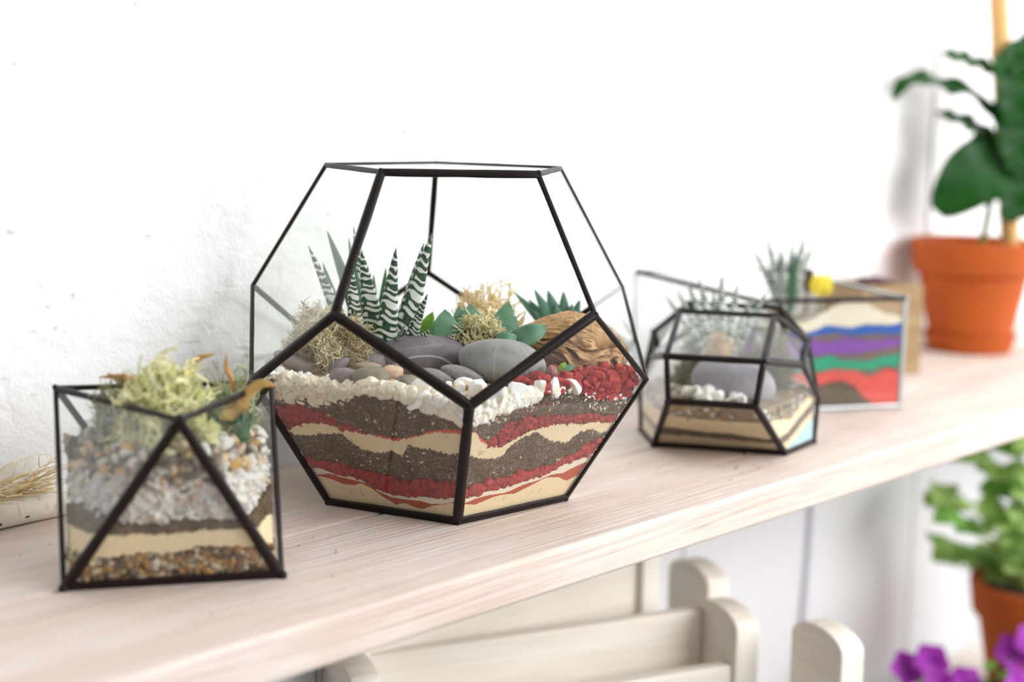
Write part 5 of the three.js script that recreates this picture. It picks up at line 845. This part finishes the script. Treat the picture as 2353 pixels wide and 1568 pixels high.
// ---------------------------------------------------------------- plants under the shelf at the right
{
  const topY = SH - 0.384, cx = 0.85, cz = 0.04;
  const tb = thing('plant_stool', 'low white stool carrying the pots under the shelf', 'stool', V(cx, 0, cz));
  const seat = rbox(0.42, 0.022, 0.26, 0.004); seat.translate(0, topY - 0.011, 0); mesh('seat', seat, M.chair, tb);
  for (const x of [-0.18, 0.18]) for (const z of [-0.1, 0.1]) { const g = rbox(0.03, topY - 0.022, 0.03, 0.003); g.translate(x, (topY - 0.022) / 2, z); mesh('leg', g, M.chair, tb); }
  const p2 = V(0.916, -0.384, 0.05); pot('terracotta_pot', 'terracotta pot under the shelf with a light green herb', S(p2.x, p2.y, p2.z), 1.1, false);
  const herb = thing('herb_plant', 'light green leafy herb in the terracotta pot under the shelf', 'plant', S(p2.x, p2.y + 0.122, p2.z)), R = rng(21), side = V(0.658, 0, 0.753), fore = V(-0.753, 0, 0.658);
  M.herb = new THREE.MeshPhysicalMaterial({ color: 0xc2e486, roughness: 0.85, transmission: 0.4, thickness: 0 }); M.herb2 = new THREE.MeshPhysicalMaterial({ color: 0x8fca5a, roughness: 0.85, transmission: 0.35, thickness: 0 });
  for (let s = 0; s < 20; s++) {
    const a = s < 15 ? lerp(-0.135, 0.06, (s + R()) / 15) : lerp(-0.11, -0.02, R()), h = s > 14 ? 0.012 + 0.03 * R() : 0.03 + 0.145 * Math.sqrt(Math.max(0, 1 - ((a + 0.015) / 0.14) ** 2)) * (0.6 + 0.4 * R()), tip = side.clone().multiplyScalar(a).addScaledVector(fore, s > 14 ? -0.05 - 0.03 * R() : (R() - 0.6) * 0.07); tip.y = h; if (p2.z + tip.z < -0.1) tip.z = -0.1 - p2.z;
    const c = [V(tip.x * 0.1, 0, tip.z * 0.1), V(tip.x * 0.45, h * 0.6, tip.z * 0.45), tip], T = new Tubes(), cv = new THREE.CatmullRomCurve3(c); T.add(cv.getPoints(8), 0.0014, 0.0008, 6); mesh('stem', T.build(), std(0x9ab45e, 0.8), herb);
    for (let k = 0; k < 5; k++) { const p = cv.getPoint(0.3 + 0.7 * k / 4), b = R() * 6.283, L = 0.024 + 0.022 * R(), d = V(Math.cos(b), 0.2 + 0.4 * R(), Math.sin(b)); const e = p.clone().addScaledVector(d, L); e.y -= 0.01; if (p2.z + e.z < -0.125) continue; broadLeaf(herb, p, p.clone().addScaledVector(d, L * 0.55), e, L * 0.36, R() < 0.6 ? M.herb : M.herb2, V(-0.5, 1, 0.5), 0.06, 0.3); }
  }
  const p3 = V(0.774, -0.394, 0.044), pt = thing('flower_pot', 'dark plastic pot of purple flowers under the shelf, partly below the picture', 'plant pot', S(p3.x, p3.y, p3.z));
  mesh('pot_body', lathe([[0.0001, 0], [0.04, 0], [0.05, 0.046], [0.053, 0.048], [0.053, 0.054], [0.048, 0.054], [0.039, 0.006], [0.0001, 0.005]], 40), std(0x4a3a30, 0.6), pt);
  mesh('soil', lathe([[0.0001, 0.046], [0.0475, 0.044], [0.046, 0.04], [0.0001, 0.04]], 32), M.potSoil, pt);
  M.violet = new THREE.MeshPhysicalMaterial({ color: 0xa414b0, roughness: 0.75, transmission: 0.3, thickness: 0 }); M.violet2 = new THREE.MeshPhysicalMaterial({ color: 0xc044cc, roughness: 0.75, transmission: 0.3, thickness: 0 });
  const bush = thing('flower_plant', 'dark stems and green leaves of the purple flowers under the shelf', 'plant', S(p3.x, p3.y + 0.045, p3.z));
  const blooms = [[-0.076, 0.034, 0.0, 'purple blossom at the far left of the flowers under the shelf'], [-0.052, 0.046, 0.01, 'purple blossom on top of the left clump of flowers under the shelf'], [-0.046, 0.024, 0.032, 'purple blossom low in front of the left clump of flowers under the shelf'], [-0.018, 0.026, 0.02, 'low purple blossom in the gap between the two clumps under the shelf'], [0.034, 0.054, 0.0, 'purple blossom at the upper left of the right clump under the shelf'], [0.052, 0.07, 0.012, 'highest purple blossom of the flowers under the shelf'], [0.034, 0.03, 0.034, 'purple blossom low in front of the right clump under the shelf'], [0.074, 0.05, 0.012, 'purple blossom at the far right of the flowers under the shelf']];
  const spots = blooms.map(([a, y, f]) => [side.x * a + fore.x * f, y, side.z * a + fore.z * f]);
  const T = new Tubes(); for (const [x, y, z] of spots) T.add([V(x * 0.1, 0, z * 0.1), V(x * 0.5, y * 0.6, z * 0.5), V(x, y, z)], 0.0016, 0.001, 6); mesh('stem', T.build(), std(0x4f5a2c, 0.85), bush);
  for (let k = 0; k < 26; k++) { const a = R() * 6.283, q = 0.015 + 0.04 * R(), p = V(Math.cos(a) * q, 0.004 + 0.022 * R(), Math.sin(a) * q), d = V(Math.cos(a), 0.2, Math.sin(a)); broadLeaf(bush, p, p.clone().addScaledVector(d, 0.012), p.clone().addScaledVector(d, 0.022), 0.007, M.herb2, V(0, 1, 0), 0.08, 0.2); }
  spots.forEach(([x, y, z], i) => {
    const f = thing('purple_flower', blooms[i][3], 'flower', S(p3.x + x, p3.y + 0.045 + y, p3.z + z), R() * 6, 'purple blossoms under the shelf'); f.quaternion.setFromUnitVectors(V(0, 1, 0), V(-0.62 + 0.5 * (R() - 0.5), 0.5, 0.55 + 0.5 * (R() - 0.5)).normalize());
    for (let k = 0; k < 5; k++) { const a = k * 1.2566, d = V(Math.cos(a), 0.28, Math.sin(a)); broadLeaf(f, V(0, -0.002, 0), d.clone().multiplyScalar(0.011), d.clone().multiplyScalar(0.0205), 0.0115, (i + k) % 3 ? M.violet : M.violet2, V(0, 1, 0), 0.05, 0.25).name = 'petal'; }
  });
}

renderer.render(scene, camera);
